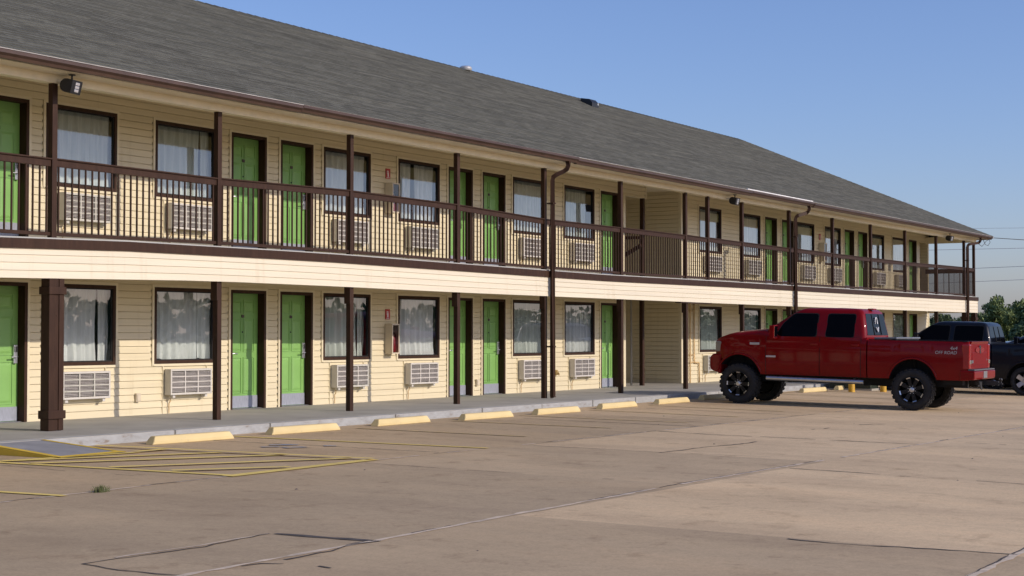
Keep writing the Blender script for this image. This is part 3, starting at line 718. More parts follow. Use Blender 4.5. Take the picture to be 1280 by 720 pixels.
def make_flood():
    r = empty('flood_light')
    s = MB(); s.tube([(0,0,.115),(0,0,.03)], .014, 8); s.lathe([(0,.115),(.05,.115),(.05,.10),(0,.10)], 12, 'z'); s.obj('bracket', M['blackmetal'], r)
    h = MB(); n = 12; pts = []
    # half-round housing, flat face looking out and down toward +x
    prof = [(-.02, -.13), (.09, -.13), (.09, .07), (.02, .07)] + [(-.02-.10*math.sin(t), -.03+.10*math.cos(t)) for t in [math.pi*i/8 for i in range(9)]]
    h.prism(prof[:2]+[(.09,.07),(-.02,.07)]+[(-.02-.10*math.sin(t), -.03+.10*math.cos(t)) for t in [math.pi*i/8 for i in range(1,8)]], 'y', -.13, .13)
    ho = h.obj('lamp_housing', M['blackmetal'], r, bevel=.008)
    l = MB()
    for zz in (-.08, -.03, .02):
        l.box(.088, .100, -.05, .05, zz-.02, zz+.022)
    l.obj('lamp_face', M['led'], ho, bevel=.005)
    ho.location = (0, 0, -.03); ho.rotation_euler = (0, R(14), 0)
    return r
fp = make_flood()
for i, (x, lab) in enumerate(((15.95, 'black flood light with white lamp cells under the eave above the leftmost balcony post'), (38.63, 'black flood light under the middle of the eave, right of the open stair passage'), (57.55, 'black flood light under the eave near the far right corner of the balcony'))):
    f = fp if i == 0 else copy_tree(fp)
    f.location = (x, -2.12, 4.965); f.rotation_euler = (0, 0, R((-76, -88, -100)[i])); f.scale = (.95,)*3
    tag(f, lab, 'flood light', 'flood lights along the eave')

# fire extinguisher cabinets and red signs
def make_cab():
    r = empty('extinguisher_cabinet')
    b = MB(); w, h, d = .25, .60, .19; t = .028
    b.box(0, w, -.02, 0, 0, h); b.box(0, t, -d, -.02, 0, h); b.box(w-t, w, -d, -.02, 0, h); b.box(t, w-t, -d, -.02, 0, t); b.box(t, w-t, -d, -.02, h-t, h); b.obj('box', M['cabinet'], r, bevel=.004)
    e = MB(); e.lathe([(0,.04),(.06,.04),(.065,.06),(.065,.30),(.04,.36),(.02,.37),(.02,.40),(0,.40)], 16, 'z', (w/2, -.1, 0)); e.obj('extinguisher', M['extred'], r, smooth=40)
    hd = MB(); hd.box(w/2-.02, w/2+.02, -.16, -.06, .40, .43); hd.tube([(w/2,-.15,.42),(w/2+.04,-.15,.36),(w/2+.05,-.14,.2)], .01, 6); hd.obj('hose', M['blackmetal'], r)
    p = MB(); p.quad((t,-d+.01,t), (w-t,-d+.01,t), (w-t,-d+.01,h-t), (t,-d+.01,h-t)); p.obj('pane', M['cabinetglass'], r, recalc=False)
    return r
def make_sign():
    s = MB(); s.box(-.075, .075, -.012, 0, -.1, .1)
    # white pictogram of an extinguisher
    s.box(-.018, .018, -.0145, -.011, -.06, .02, 1); s.box(-.010, .010, -.0145, -.011, .02, .045, 1); s.box(-.03, .012, -.0145, -.011, .045, .057, 1)
    s.box(-.038, -.029, -.0145, -.011, -.01, .057, 1); s.box(-.05, .05, -.0145, -.011, -.085, -.075, 1)
    return s.mesh('fire_sign', [M['red_sign'], M['white']])
cp = make_cab(); sm = make_sign()
for i, (x, z, where) in enumerate(((26.22, Z1+.93, 'on the ground floor wall'), (26.22, Z2+.97, 'on the balcony wall, nearer one'), (50.12, Z2+.93, 'on the balcony wall, far right one'))):
    c = cp if i == 0 else copy_tree(cp); c.location = (x, -.014, z)
    tag(c, 'cream fire extinguisher cabinet with glass front ' + where, 'extinguisher cabinet', 'fire extinguisher cabinets')
    o = bpy.data.objects.new('fire_sign', sm); C.objects.link(o); o.location = (x+.09, -.016, z+.79)
    tag(o, 'small red fire sign above the cabinet ' + where, 'sign', 'red extinguisher signs')
# outlets, hose bib, gas riser
for x, z, lab in ((19.38, .44, 'small cream outlet box low on the wall between the two left windows'), (29.6, .43, 'small cream outlet box low between the middle pair of green doors')):
    o = MB(); o.box(-.05, .05, -.045, 0, -.07, .07); o.box(-.04, .04, -.056, -.045, -.055, .055)
    q = tag(o.obj('outlet_box', M['cabinet'], bevel=.006), lab, 'outlet'); q.location = (x, -.014, z)
hb = MB(); hb.lathe([(0,-.06),(.05,-.06),(.055,-.03),(.03,0)], 14, 'y'); hb.tube([(0,-.05,0),(0,-.09,-.01),(0,-.10,-.06)], .018, 8); hb.box(-.05, .05, -.03, 0, -.05, .07)
q = tag(hb.obj('hose_tap', M['brass'], smooth=40), 'yellowish hose tap low on the wall right of the first downspout', 'tap'); q.location = (33.02, -.014, .57)
pp = MB(); pp.tube([(40.3,-.05,2.6),(40.3,-.05,.15)], .02, 8); pp.tube([(40.56,-.05,2.6),(40.56,-.05,.75),(40.60,-.05,.70),(40.82,-.05,.70),(40.88,-.05,.66),(40.88,-.05,.15)], .022, 8); pp.tube([(40.3,-.05,.70),(40.56,-.05,.72)], .018, 8)
for z in (.9, 1.5, 2.1): pp.box(40.27, 40.60, -.05, -.012, z, z+.02)
tag(pp.obj('wall_pipe', M['pvc'], smooth=50), 'tan utility pipes running down the wall right of the stair passage', 'pipe')

# ------------------------------------------------------------------ wheel stops
def stop_mesh():
    w, h, L = .15, .112, 1.55
    s = MB()
    s.prism([(-w/2, 0), (-w/2, .045), (-w/2+.03, h), (w/2-.03, h), (w/2, .045), (w/2, 0)], 'x', -L/2, L/2)
    for i, v in enumerate(s.v):
        x, y, z = v
        s.v[i] = (x-math.copysign(.07*z/h, x), y, z)
    return s.mesh('wheel_stop', M['stop'], bevel=.012)
smesh = stop_mesh()
SO = ['leftmost', 'second from left', 'third from left', 'fourth from left', 'fifth from left', 'sixth from left', 'seventh from left']
for i, (x, y, rz) in enumerate(((16.78,-3.60,-3), (19.28,-3.56,-3), (21.9,-3.50,1), (24.2,-3.70,-2), (26.55,-3.77,-2), (29.2,-3.66,0), (31.8,-3.62,0), (34.35,-3.48,0), (40.2,-3.62,-3), (42.6,-3.62,1))):
    o = bpy.data.objects.new('wheel_stop', smesh); C.objects.link(o); o.location = (x, y, gz(x, y)); o.rotation_euler = (0, 0, R(rz))
    lab = ('pale yellow concrete wheel stop, ' + SO[i] + ' in the row along the curb') if i < 7 else ('wheel stop lying in shade at the front of the red truck' , 'pale yellow wheel stop seen under the red truck', 'wheel stop at the front of the black pickup')[i-7]
    tag(o, lab, 'wheel stop', 'wheel stops along the curb')

# ------------------------------------------------------------------ weed
wd = MB(); random.seed(5)
for i in range(110):
    a = random.uniform(0, 6.28); r0 = random.uniform(0, .11); x, y = 1.5*r0*math.cos(a), r0*math.sin(a); L = random.uniform(.04, .15); dx, dy = random.uniform(-.09,.09), random.uniform(-.07,.07); w = .006
    wd.add([(x-w,y,0),(x+w,y,0),(x+dx*.5+w*.7,y+dy*.5,L*.6),(x+dx*.5-w*.7,y+dy*.5,L*.6),(x+dx,y+dy,L)], [(0,1,2,3),(3,2,4)])
q = tag(wd.obj('weed', M['weed'], recalc=False), 'small green weed tuft growing from a joint in the left part of the lot', 'weed'); q.location = (11.28, -7.52, gz(11.28,-7.52)); q.scale = (.62, .62, .55)

# ------------------------------------------------------------------ trucks
def side_x(z, W, zb, zt):
    t = (z-zb)/(zt-zb); return W/2*(1-.045*(max(0, .35-t)/.35)**2-.03*max(0, (t-.62)/.38)**1.5) - (.006 if .76 < t < .80 else 0)
def text_mesh(s, size):
    cu = bpy.data.curves.new('lettering', 'FONT'); cu.body = s; cu.size = size; cu.extrude = .002; cu.align_x = 'LEFT'; cu.shear = .15
    o = bpy.data.objects.new('tmp_text', cu); C.objects.link(o); bpy.context.view_layer.update()
    me = bpy.data.meshes.new_from_object(o.evaluated_get(bpy.context.evaluated_depsgraph_get())); bpy.data.objects.remove(o); return me
def wheel_parts(r, w, rimr, style):
    """tyre and rim meshes, axle along x, outer face toward -x"""
    t = MB()
    t.lathe([(rimr-.005,-w/2+.02),(rimr+.02,-w/2+.004),(rimr+.06,-w/2-.006),(r-.05,-w/2),(r-.018,-w/2+.025),(r-.012,-w/2+.05),(r-.012,w/2-.05),(r-.018,w/2-.025),(r-.05,w/2),(rimr+.02,w/2-.004),(rimr-.005,w/2-.02)], 56, 'x')
    if style == 'mud':
        for k in range(26):
            for row, (xa, xb, off) in enumerate(((-w/2+.008, -w/2+.085, 0), (-w/2+.10, -.01, .5), (.01, w/2-.10, 0), (w/2-.085, w/2-.008, .5))):
                a = 2*math.pi*(k+off)/26; c_, s_ = math.cos(a), math.sin(a); h0, h1, hw = r-.025, r, .032
                vs = []
                for rr in (h0, h1):
                    for xx, tt in ((xa,-hw),(xb,-hw+.012),(xb,hw+.012),(xa,hw)): vs.append((xx, rr*c_-tt*s_, rr*s_+tt*c_))
                t.add(vs, [(0,3,2,1),(4,5,6,7),(0,1,5,4),(1,2,6,5),(2,3,7,6),(3,0,4,7)])
    tm = t.mesh('tyre', M['rubber'], smooth=35)
    q = MB(); o = -w/2
    q.lathe([(rimr,o+.02),(rimr+.006,o+.004),(rimr-.015,o+.0),(rimr-.028,o+.03),(rimr-.035,w/2-.03)], 48, 'x', mi=0)
    q.lathe([(0,.03),(rimr-.035,.05)], 32, 'x', mi=3)
    ns, mi, hw = (8, 0, .034) if style == 'mud' else (5, 1, .05)
    for k in range(ns):
        a = 2*math.pi*(k+.25)/ns; c_, s_ = math.cos(a), math.sin(a)
        def P(rad, tt, x): return (x, rad*c_-tt*s_, rad*s_+tt*c_)
        A = [(.05,-hw),(rimr-.022,-hw*1.25),(rimr-.022,hw*1.25),(.05,hw)]
        vs = [P(a_, b_, o+.035 if a_ < .1 else o+.02) for a_, b_ in A]+[P(a_, b_, o+.10) for a_, b_ in A]
        q.add(vs, [(0,1,2,3),(0,4,5,1),(1,5,6,2),(2,6,7,3),(3,7,4,0)], mi)
        if style == 'mud':     # milled slots and a silver dash on the lip of each spoke
            q.add([P(rimr-.018,-.042,o-.002),P(rimr-.018,.042,o-.002),P(rimr-.040,.042,o+.012),P(rimr-.040,-.042,o+.012)], [(0,1,2,3)], 1) if k % 1 == 0 else None
            for sg in (1,):
                q.add([P(.10,sg*(hw+.001),o+.034),P(rimr-.06,sg*(hw*1.2+.001),o+.024),P(rimr-.06,sg*(hw*1.2+.001),o+.05),P(.10,sg*(hw+.001),o+.06)], [(0,1,2,3)], 1)
    q.lathe([(.055,o+.10),(.055,o+.015),(.045,o+.005),(0,o+.0)], 18, 'x', mi=1)
    for k in range(8):
        a = 2*math.pi*k/8; q.lathe([(.009,o+.04),(.009,o+.022),(0,o+.02)], 6, 'x', (0,.078*math.cos(a),.078*math.sin(a)), 1)
    return tm, q.mesh('rim', [M['blkwheel'], M['alu'], M['chrome'], M['dark']], smooth=30)

def pickup(loc, heading, p, paint):
    """local frame: y forward with the rear axle at y=0, x to the right, z up from the ground"""
    root = empty('pickup_truck', loc, -heading)
    W, zb, zh, zc, zbelt = p['W'], p['zb'], p['zh'], p['zc'], p['zbelt']; wb, fr, cr, tl = p['wb'], p['front'], p['cabrear'], p['tail']; ra, rw = p['arch'], p['wr']; zbed = p['zbed']; za = p['zaxle_arch']
    paintm = M[paint]
    def arch(u):
        for c in (0, wb):
            d = abs(u-c)
            if d < ra: return za+math.sqrt(ra*ra-d*d)
        return None
    def bottom(u):
        a = arch(u); return max(zb, a) if a else zb
    def top(u):
        if u > fr-.12: return zh-.10-(u-(fr-.12))*.5
        if u > fr-.55: return zh-.10+.10*math.sin((fr-.12-u)/.43*math.pi/2)
        if u > p['cowl']: return zh+(zc-zh)*(fr-.55-u)/(fr-.55-p['cowl'])
        return zc+(zbelt-zc)*min(1, (p['cowl']-u)/.5)
    def stations(a, b):
        s = set(lin(a, b, 30))
        for c in (0, wb):
            for k in range(25):
                u = c-ra*math.cos(math.pi*k/24)
                if a < u < b: s.add(u)
            for e in (-1e-3, 1e-3):
                for sg in (-1, 1):
                    u = c+sg*(ra+e)
                    if a < u < b: s.add(u)
        return sorted(s)
    # --- lower body: hood, fenders, lower cab
    body = MB(); rows = []
    for u in stations(cr, fr):
        zt, bt = top(u), bottom(u); taper = 1-.10*max(0, (u-(fr-.5))/.5)**2
        if u > fr-.25: bt = max(bt, zb+.32)
        row = []; ns = 10
        for i in range(ns+1):
            z = bt+(zt-.05-bt)*i/ns; row.append((-side_x(z, W, zb, zbelt)*taper, u, z))
        xs_ = side_x(zt, W, zb, zbelt)*taper
        inn = [(-xs_+.02, zt-.012), (-xs_+.07, zt+.004)] + [(x_, zt+.05*(1-(x_/(xs_-.07))**2)*(1 if u > p['cowl'] else 0)+.004) for x_ in (-.55*xs_, -.25*xs_, 0, .25*xs_, .55*xs_)] + [(xs_-.07, zt+.004), (xs_-.02, zt-.012)]
        row += [(x_, u, z_) for x_, z_ in inn] + [(-q[0], q[1], q[2]) for q in row[::-1]]
        rows.append(row)
    body.grid(rows)
    n = len(rows[0]); o = len(body.v)-n; body.f.append(list(range(o, o+n))); body.m.append(0)
    o2 = 0; body.f.append(list(range(o2+n-1, o2-1, -1))); body.m.append(0)
    bo = body.obj('body', paintm, root, smooth=40)
    # --- greenhouse
    gh = MB(); hw0, hw1 = W/2-.035, W/2-.20; ztop = p['roof']; zs = [zbelt-.05, zbelt, zbelt+.12, zbelt+.28, ztop-.14, ztop-.07, ztop-.025, ztop-.006]
    def fu(z): t = (z-zc)/(ztop-.03-zc); return p['cowl']-.02-(p['cowl']-p['rooff'])*max(-.1, min(1, t))
    def ru(z): t = (z-zbelt)/(ztop-zbelt); return cr+.02+p['rear_rake']*max(0, t)**1.3
    def hwz(z): t = (z-zbelt)/(ztop-zbelt); return hw0+(hw1-hw0)*max(0, t)**1.15
    def ring(z, ins):
        f_, r_, h_ = fu(z)-ins, ru(z)+ins, hwz(z)-ins*.8; c = .10; out = []
        for cx, cy, a0 in ((h_-c, f_-c, 0), (-h_+c, f_-c, 90), (-h_+c, r_+c, 180), (h_-c, r_+c, 270)):
            for k in range(6):
                a = R(a0+90*k/5); out.append((cx+c*math.cos(a), cy+c*math.sin(a), z))
        return out
    ins = [0, 0, 0, 0, 0, .015, .06, .16]
    rings = [ring(z, i_) for z, i_ in zip(zs, ins)]
    nr = len(rings[0]); gv = [q for r_ in rings for q in r_]
    gf = [(i*nr+k, i*nr+(k+1) % nr, (i+1)*nr+(k+1) % nr, (i+1)*nr+k) for i in range(len(rings)-1) for k in range(nr)]
    gv += [(0, (fu(ztop)+ru(ztop))/2, ztop+.012)]; ct = len(gv)-1
    gf += [((len(rings)-1)*nr+k, (len(rings)-1)*nr+(k+1) % nr, ct) for k in range(nr)]
    gh.add(gv, gf); gh.obj('cab', paintm, root, smooth=45)
    # --- glass
    def side_patch(mb, poly, sgn, off, mi=0):
        mb.add([(sgn*(hwz(z)+off), u, z) for u, z in poly], [tuple(range(len(poly)))], mi)
    for sgn in (-1, 1):
        for poly in p['wins']:
            c_u = sum(q[0] for q in poly)/len(poly); c_z = sum(q[1] for q in poly)/len(poly)
            pb = []                                   # round the corners
            for i in range(len(poly)):
                a, b, c = poly[i-1], poly[i], poly[(i+1) % len(poly)]
                def tw(s_, e_, d_):
                    L = math.dist(s_, e_); return (s_[0]+(e_[0]-s_[0])*d_/L, s_[1]+(e_[1]-s_[1])*d_/L)
                p0, p2 = tw(b, a, .05), tw(b, c, .05)
                pb += [p0, ((p0[0]+p2[0]+2*b[0])/4, (p0[1]+p2[1]+2*b[1])/4), p2]
            g_ = MB(); side_patch(g_, pb, sgn, .006); wo = g_.obj('window', M['carglass'], root, recalc=False)
            fr_ = MB(); n_ = len(pb); 
            po = [(c_u+(u-c_u)*1.05, c_z+(z-c_z)*1.07) for u, z in pb]
            fr_.add([(sgn*(hwz(z)+.003), u, z) for u, z in pb]+[(sgn*(hwz(z)+.003), u, z) for u, z in po], [(i, (i+1) % n_, n_+(i+1) % n_, n_+i) for i in range(n_)])
            fr_.obj('window_seal', M['dark'], wo, recalc=False)
    ws = MB(); z0, z1 = zc+.03, ztop-.10
    ws.quad((-hwz(z0)+.10, fu(z0)+.012, z0), (hwz(z0)-.10, fu(z0)+.012, z0), (hwz(z1)-.09, fu(z1)+.012, z1), (-hwz(z1)+.09, fu(z1)+.012, z1)); ws.obj('windshield', M['carglass'], root)
    rg = MB(); z0, z1 = zbelt+.05, ztop-.11
    rg.quad((-hwz(z0)+.12, ru(z0)-.008, z0), (hwz(z0)-.12, ru(z0)-.008, z0), (hwz(z1)-.11, ru(z1)-.008, z1), (-hwz(z1)+.11, ru(z1)-.008, z1))
    rgo = rg.obj('rear_window', M['carglass'], root)
    rb_ = MB()
    rb_.tube([(-.255, ru(z1)-.012, z1-.01), (-.26, ru(z0)-.012, z0+.01), (.26, ru(z0)-.012, z0+.01), (.255, ru(z1)-.012, z1-.01)], .010, 4)
    rb_.obj('slider_frame', M['dark'], rgo)
    # --- bed
    bd_ = MB()
    for sgn in (-1, 1):
        rows = []
        for u in stations(tl, cr-.025):
            bt = bottom(u); zt = zbed; tp = 1-.035*max(0, (tl+.25-u)/.25)**2
            row = [(sgn*side_x(bt+(zt-.03-bt)*i/9, W, zb, zbelt)*tp, u, bt+(zt-.03-bt)*i/9) for i in range(10)]
            xs_ = side_x(zt, W, zb, zbelt)*tp
            row += [(sgn*(xs_-.012), u, zt-.006), (sgn*(xs_-.035), u, zt), (sgn*(xs_-.10), u, zt), (sgn*(xs_-.12), u, zt-.02), (sgn*(xs_-.13), u, max(zb+.46, bt+.02))]
            rows.append(row)
        bd_.grid(rows)
        n_ = len(rows[0]); s_ = len(bd_.v)-n_*len(rows)
        bd_.f.append(list(range(s_, s_+n_))); bd_.m.append(0); bd_.f.append(list(range(len(bd_.v)-n_, len(bd_.v)))); bd_.m.append(0)
    bd_.box(-W/2+.10, W/2-.10, tl+.05, cr-.03, zb+.43, zb+.46); bd_.box(-W/2+.10, W/2-.10, cr-.06, cr-.03, zb+.46, zbed-.01)
    bd_.obj('bed', paintm, root, smooth=40)
    rl = MB()
    for sgn in (-1, 1): xs_ = side_x(zbed, W, zb, zbelt); rl.box(sgn*(xs_-.068)-.045, sgn*(xs_-.068)+.045, tl+.02, cr-.04, zbed+.002, zbed+.014)
    rl.obj('bed_rail_cap', M['dark'], root)
    tg = MB(); hx = W/2-.17
    tg.box(-hx, hx, tl-.015, tl+.05, zb+.24, zbed-.005); tg.box(-hx+.1, hx-.1, tl-.022, tl-.014, zb+.32, zbed-.22); tg.prism([(tl-.04, zbed+.005), (tl-.012, zbed-.05), (tl+.05, zbed-.05), (tl+.05, zbed+.01)], 'x', -hx, hx)
    tgo = tg.obj('tailgate', paintm, root, bevel=.012)
    hd = MB(); hd.box(-.07, .07, tl-.035, tl-.016, zbed-.15, zbed-.08); hd.obj('tailgate_handle', M['blackmetal'], tgo, bevel=.006)
    if p.get('emblem'):
        em = MB(); ee = []
        for k in range(28): a = 2*math.pi*k/28; ee.append((.40*math.cos(a), zbed-.17+.065*math.sin(a)))
        em.prism(ee, 'y', tl-.030, tl-.0235); em.obj('emblem', M['redlens'], tgo)
        e2 = MB(); e2.prism([(.05*math.cos(2*math.pi*k/16), zbed-.20+.05*math.sin(2*math.pi*k/16)) for k in range(16)], 'y', tl-.036, tl-.0305); e2.obj('badge', M['blackmetal'], tgo)
        e3 = MB(); e3.box(-hx+.05, -hx+.20, tl-.026, tl-.0165, zb+.36, zb+.42); e3.obj('badge', M['padgrey'], tgo)
        e4 = MB(); e4.lathe([(0,-.012),(.018,-.01),(.02,0)], 12, 'y', (hx-.10, tl-.015, zb+.42)); e4.obj('lock', M['chrome'], tgo)
    # --- lights
    for sgn in (-1, 1):
        t_ = MB(); x0, x1 = sorted((sgn*(W/2-.165), sgn*(W/2-.012)))
        t_.box(x0, x1, tl-.028, tl+.13, zb+.24, zbed-.05); to = t_.obj('taillight', M['redlens'], root, bevel=.02, segs=3)
        t2 = MB(); t2.box(x0+.012, x1-.0, tl-.034, tl+.10, zb+.34, zb+.42); 
        t2.obj('reverse_lamp', M['clearlens'], to, bevel=.01)
        h_ = MB(); x0, x1 = sorted((sgn*(W/2-.36), sgn*(W/2-.055))); h_.box(x0, x1, fr-.14, fr+.005, zh-.43, zh-.19); h_.obj('headlight', M['clearlens'], root, bevel=.03, segs=3)
    gr = MB(); gr.box(-W/2+.38, W/2-.38, fr-.05, fr+.03, zh-.47, zh-.13); 
    gro = gr.obj('grille', M['padgrey'], root, bevel=.015)
    g2 = MB()
    for k in range(4): z = zh-.42+k*.075; g2.box(-W/2+.40, W/2-.40, fr+.02, fr+.045, z, z+.025)
    g2.obj('grille_bar', M['chrome'], gro)
    # --- bumpers, hitch
    fb = MB(); fb.prism([(fr-.15, zb-.02), (fr+.08, zb+.06), (fr+.12, zb+.14), (fr+.12, zb+.34), (fr+.05, zb+.42), (fr-.15, zb+.42)], 'x', -W/2+.02, W/2-.02); fb.obj('bumper', paintm if p.get('emblem') else M['chrome'], root, bevel=.03, segs=3)
    rbp = MB(); rbp.prism([(tl-.12, zb+.02), (tl-.14, zb+.06), (tl-.14, zb+.20), (tl+.16, zb+.21), (tl+.16, zb+.0)], 'x', -W/2-.012, W/2+.012); rbo = rbp.obj('bumper', paintm if p.get('emblem') else M['chrome'], root, bevel=.018)
    pd = MB(); pd.box(-W/2+.02, W/2-.02, tl-.13, tl+.0, zb+.212, zb+.235); pd.obj('step_pad', M['padgrey'], rbo)
    lp = MB(); lp.box(-.16, .16, tl-.148, tl-.139, zb+.05, zb+.19); lp.obj('license_plate', M['alu'], rbo)
    hi = MB(); hi.box(-.05, .05, tl-.42, tl+.2, zb-.10, zb-.01); hi.box(-.35, .35, tl-.1, tl-.02, zb-.09, zb-.02); hi.box(-.04, .04, tl-.50, tl-.40, zb-.08, zb-.05); hi.tube([(0,tl-.46,zb-.06),(0,tl-.46,zb+.0)], .02, 8)
    hi.lathe([(0,.055),(.03,.045),(.038,.02),(.03,-.01),(0,-.02)], 14, 'z', (0, tl-.46, zb+.0)); hi.lathe([(0,-.05),(.06,-.05),(.06,.05),(0,.05)], 14, 'x', (.1, tl-.28, zb-.05)); hi.tube([(-.2,tl-.1,zb-.04),(-.2,tl-.12,zb-.2)], .012, 6); hi.tube([(-.28,tl-.1,zb-.04),(-.28,tl-.12,zb-.18)], .012, 6)
    hi.obj('tow_hitch', M['blackmetal'], root)
    # --- chassis, wheel wells
    ch = MB()
    for sgn in (-1, 1): ch.box(sgn*.45-.05, sgn*.45+.05, tl+.1, fr-.1, zb-.16, zb+.02)
    ch.box(-W/2+.14, W/2-.14, .62, wb-.60, zb-.03, zb+.10); ch.box(-.4, .4, wb-.4, fr-.1, zb-.1, zb+.4)
    ch.tube([(-.75,0,rw),(.75,0,rw)], .06, 10); ch.lathe([(0,-.16),(.14,-.12),(.17,0),(.14,.12),(0,.16)], 14, 'x', (.05,0,rw)); ch.tube([(-.75,wb,rw),(.75,wb,rw)], .05, 10)
    ch.tube([(.0,.1,rw+.03),(.1,2.2,zb-.12)], .04, 8); ch.tube([(.55,tl+.1,zb-.12),(.55,1.2,zb-.1),(.4,2.4,zb-.08)], .04, 8); ch.box(-.75,-.5,tl+.15,tl+.55,zb-.1,zb+.05)
    for c in (0, wb):
        for sgn in (-1, 1): ch.tube([(sgn*.52,c+.02,rw+.02),(sgn*.55,c+.06,zb+.45)], .035, 8)
    ch.obj('chassis', M['dark'], root)
    for c in (0, wb):
        for sgn in (-1, 1):
            wl = MB(); rows = []
            for k in range(25):
                a = math.pi*k/24; rr = ra-.006; rows.append([(sgn*(W/2-.03), c-rr*math.cos(a), max(zb-.02, za+rr*math.sin(a))), (sgn*(W/2-.42), c-rr*math.cos(a), max(zb-.02, za+rr*math.sin(a)))])
            wl.grid(rows); wl.add([r_[1] for r_ in rows], [tuple(range(25))]); wl.obj('wheel_well', M['dark'], root, recalc=False)
            lip = MB(); lip.tube([(sgn*(side_x(max(zb, za+ra*math.sin(math.pi*k/24)), W, zb, zbelt)+.004), c-(ra+.012)*math.cos(math.pi*k/24), za+(ra+.012)*math.sin(math.pi*k/24)) for k in range(25) if za+ra*math.sin(math.pi*k/24) > zb], .022, 8); lip.obj('fender_lip', paintm, root, smooth=60)
    # --- doors (thin skins just proud of the body, leaving dark seams)
    for sgn in (-1, 1):
        for (u0, u1) in p['doors']:
            sm_ = MB(); zz = lin(zb+.015, zbelt-.012, 10)
            for a, b in ((u0-.006, u0+.006), (u1-.006, u1+.006)): sm_.grid([[(sgn*(side_x(z, W, zb, zbelt)+.0015), u, z) for z in zz] for u in (a, b)])
            d_ = MB(); rows = [[(sgn*(side_x(z, W, zb, zbelt)+.004), u, z) for z in lin(zb+.06, zbelt-.01, 14)] for u in lin(u0+.008, u1-.008, 8)]
            d_.grid(rows)
            # return edges
            do = d_.obj('door', paintm, root, smooth=40, recalc=False)
            sm_.obj('door_seam', M['dark'], do, recalc=False)
            hz = zb+(zbelt-zb)*.80; hu = u0+.12; hh = MB(); xx = side_x(hz, W, zb, zbelt)
            x0, x1 = sorted((sgn*(xx+.004), sgn*(xx+.035))); hh.box(x0, x1, hu-.085, hu+.085, hz-.022, hz+.022); hh.obj('handle', paintm, do, bevel=.012)
        # mirror
        mu, mz = p['mirror']; mm = MB(); x0, x1 = sorted((sgn*(W/2+.06), sgn*(W/2+.30))); mm.box(x0, x1, mu-.05, mu+.06, mz-.14, mz+.15)
        xa, xb = sorted((sgn*(W/2-.05), sgn*(W/2+.08))); mm.box(xa, xb, mu-.02, mu+.03, mz-.08, mz-.04); mm.box(xa, xb, mu-.02, mu+.03, mz+.06, mz+.09)
        mo = mm.obj('mirror', paintm if p.get('emblem') else M['navypaint'], root, bevel=.025, segs=3)
        mg = MB(); mg.box(x0+.02, x1-.02, mu-.056, mu-.051, mz-.12, mz+.13); mg.obj('mirror_glass', M['chrome'], mo)
        if p.get('board'):
            b_ = MB(); xx = sgn*(W/2+.03); b_.tube([(xx, cr+.04, p['board']-.02), (xx, wb-ra-.16, p['board']-.0)], .045, 12); b_.tube([(xx-sgn*.02, cr+.3, p['board']), (sgn*.5, cr+.3, zb)], .02, 6); b_.tube([(xx-sgn*.02, wb-ra-.4, p['board']), (sgn*.5, wb-ra-.4, zb)], .02, 6)
            b_.obj('running_board', M['alu'], root, smooth=60)
    # --- wheels
    tm, rm = wheel_parts(rw, p['ww'], p['rim'], p['style'])
    for c in (0, wb):
        for sgn in (-1, 1):
            w_ = empty('wheel', (sgn*(W/2-p['ww']/2+p['poke']), c, rw)); w_.parent = root; w_.rotation_euler = (R(17+40*c), 0, 0) if sgn < 0 else (R(33), 0, math.pi)
            for nm, me in (('tyre', tm), ('rim', rm)):
                o_ = bpy.data.objects.new(nm, me); C.objects.link(o_); o_.parent = w_
    return root, dict(side=lambda z: side_x(z, W, zb, zbelt), ru=ru, zbelt=zbelt)

RED = dict(W=1.86, zb=.655, zh=1.55, zc=1.62, zbelt=1.50, wb=3.83, front=4.40, cabrear=.98, tail=-1.15, arch=.50, wr=.435, zbed=1.455, zaxle_arch=.58, cowl=3.24, roof=2.12, rooff=2.54, rear_rake=.12,
    wins=[[(3.02,1.47),(2.10,1.50),(2.07,1.985),(2.60,1.985),(2.83,1.78)], [(1.88,1.50),(1.27,1.50),(1.25,1.985),(1.85,1.985)]], doors=[(2.00,3.21),(1.10,2.0)], mirror=(2.97,1.58), board=.58, ww=.33, rim=.275, style='mud', poke=.035, emblem=True)
rx, ry = 33.19+.93, -8.42
red, info = pickup((rx, ry, gz(33.3, ry)-.002), R(-1.2), RED, 'redpaint')
red.rotation_euler = (math.atan2(gz(33.3,-4.5)-gz(33.3,-8.4), 3.9), 0, R(2.6))
tag(red, 'lifted red crew cab pickup truck with black wheels parked nose toward the motel', 'pickup truck')
# lettering, badges and window sticker of the red truck
def side_text(s, size, u, z):
    me = text_mesh(s, size); me.materials.append(M['decal']); o = bpy.data.objects.new('lettering', me); C.objects.link(o); o.parent = red
    o.matrix_local = Matrix.Translation((-info['side'](z)-.006, u, z)) @ Matrix(((0,0,-1,0),(-1,0,0,0),(0,1,0,0),(0,0,0,1))); return o
side_text('OFF ROAD', .092, -.47, 1.195); side_text('4x4', .10, -.78, 1.285)
bg = MB(); xx = -info['side'](1.31)-.004; bg.box(xx-.012, xx, 3.36, 3.58, 1.295, 1.345); bg.obj('badge', M['decal'], red, bevel=.008)
bg = MB(); xx = -info['side'](1.05)-.004; bg.box(xx-.010, xx, 2.98, 3.20, 1.03, 1.07); bg.obj('badge', M['decal'], red, bevel=.006)
sk = MB(); z0 = info['zbelt']
def arcpts(cx, cz, r_, h_, a0, a1): return [(cx+r_*math.cos(R(a0+(a1-a0)*i/10)), info['ru'](cz)-.016+.10*(h_*math.sin(R(a0+(a1-a0)*i/10))), cz+h_*math.sin(R(a0+(a1-a0)*i/10))) for i in range(11)]
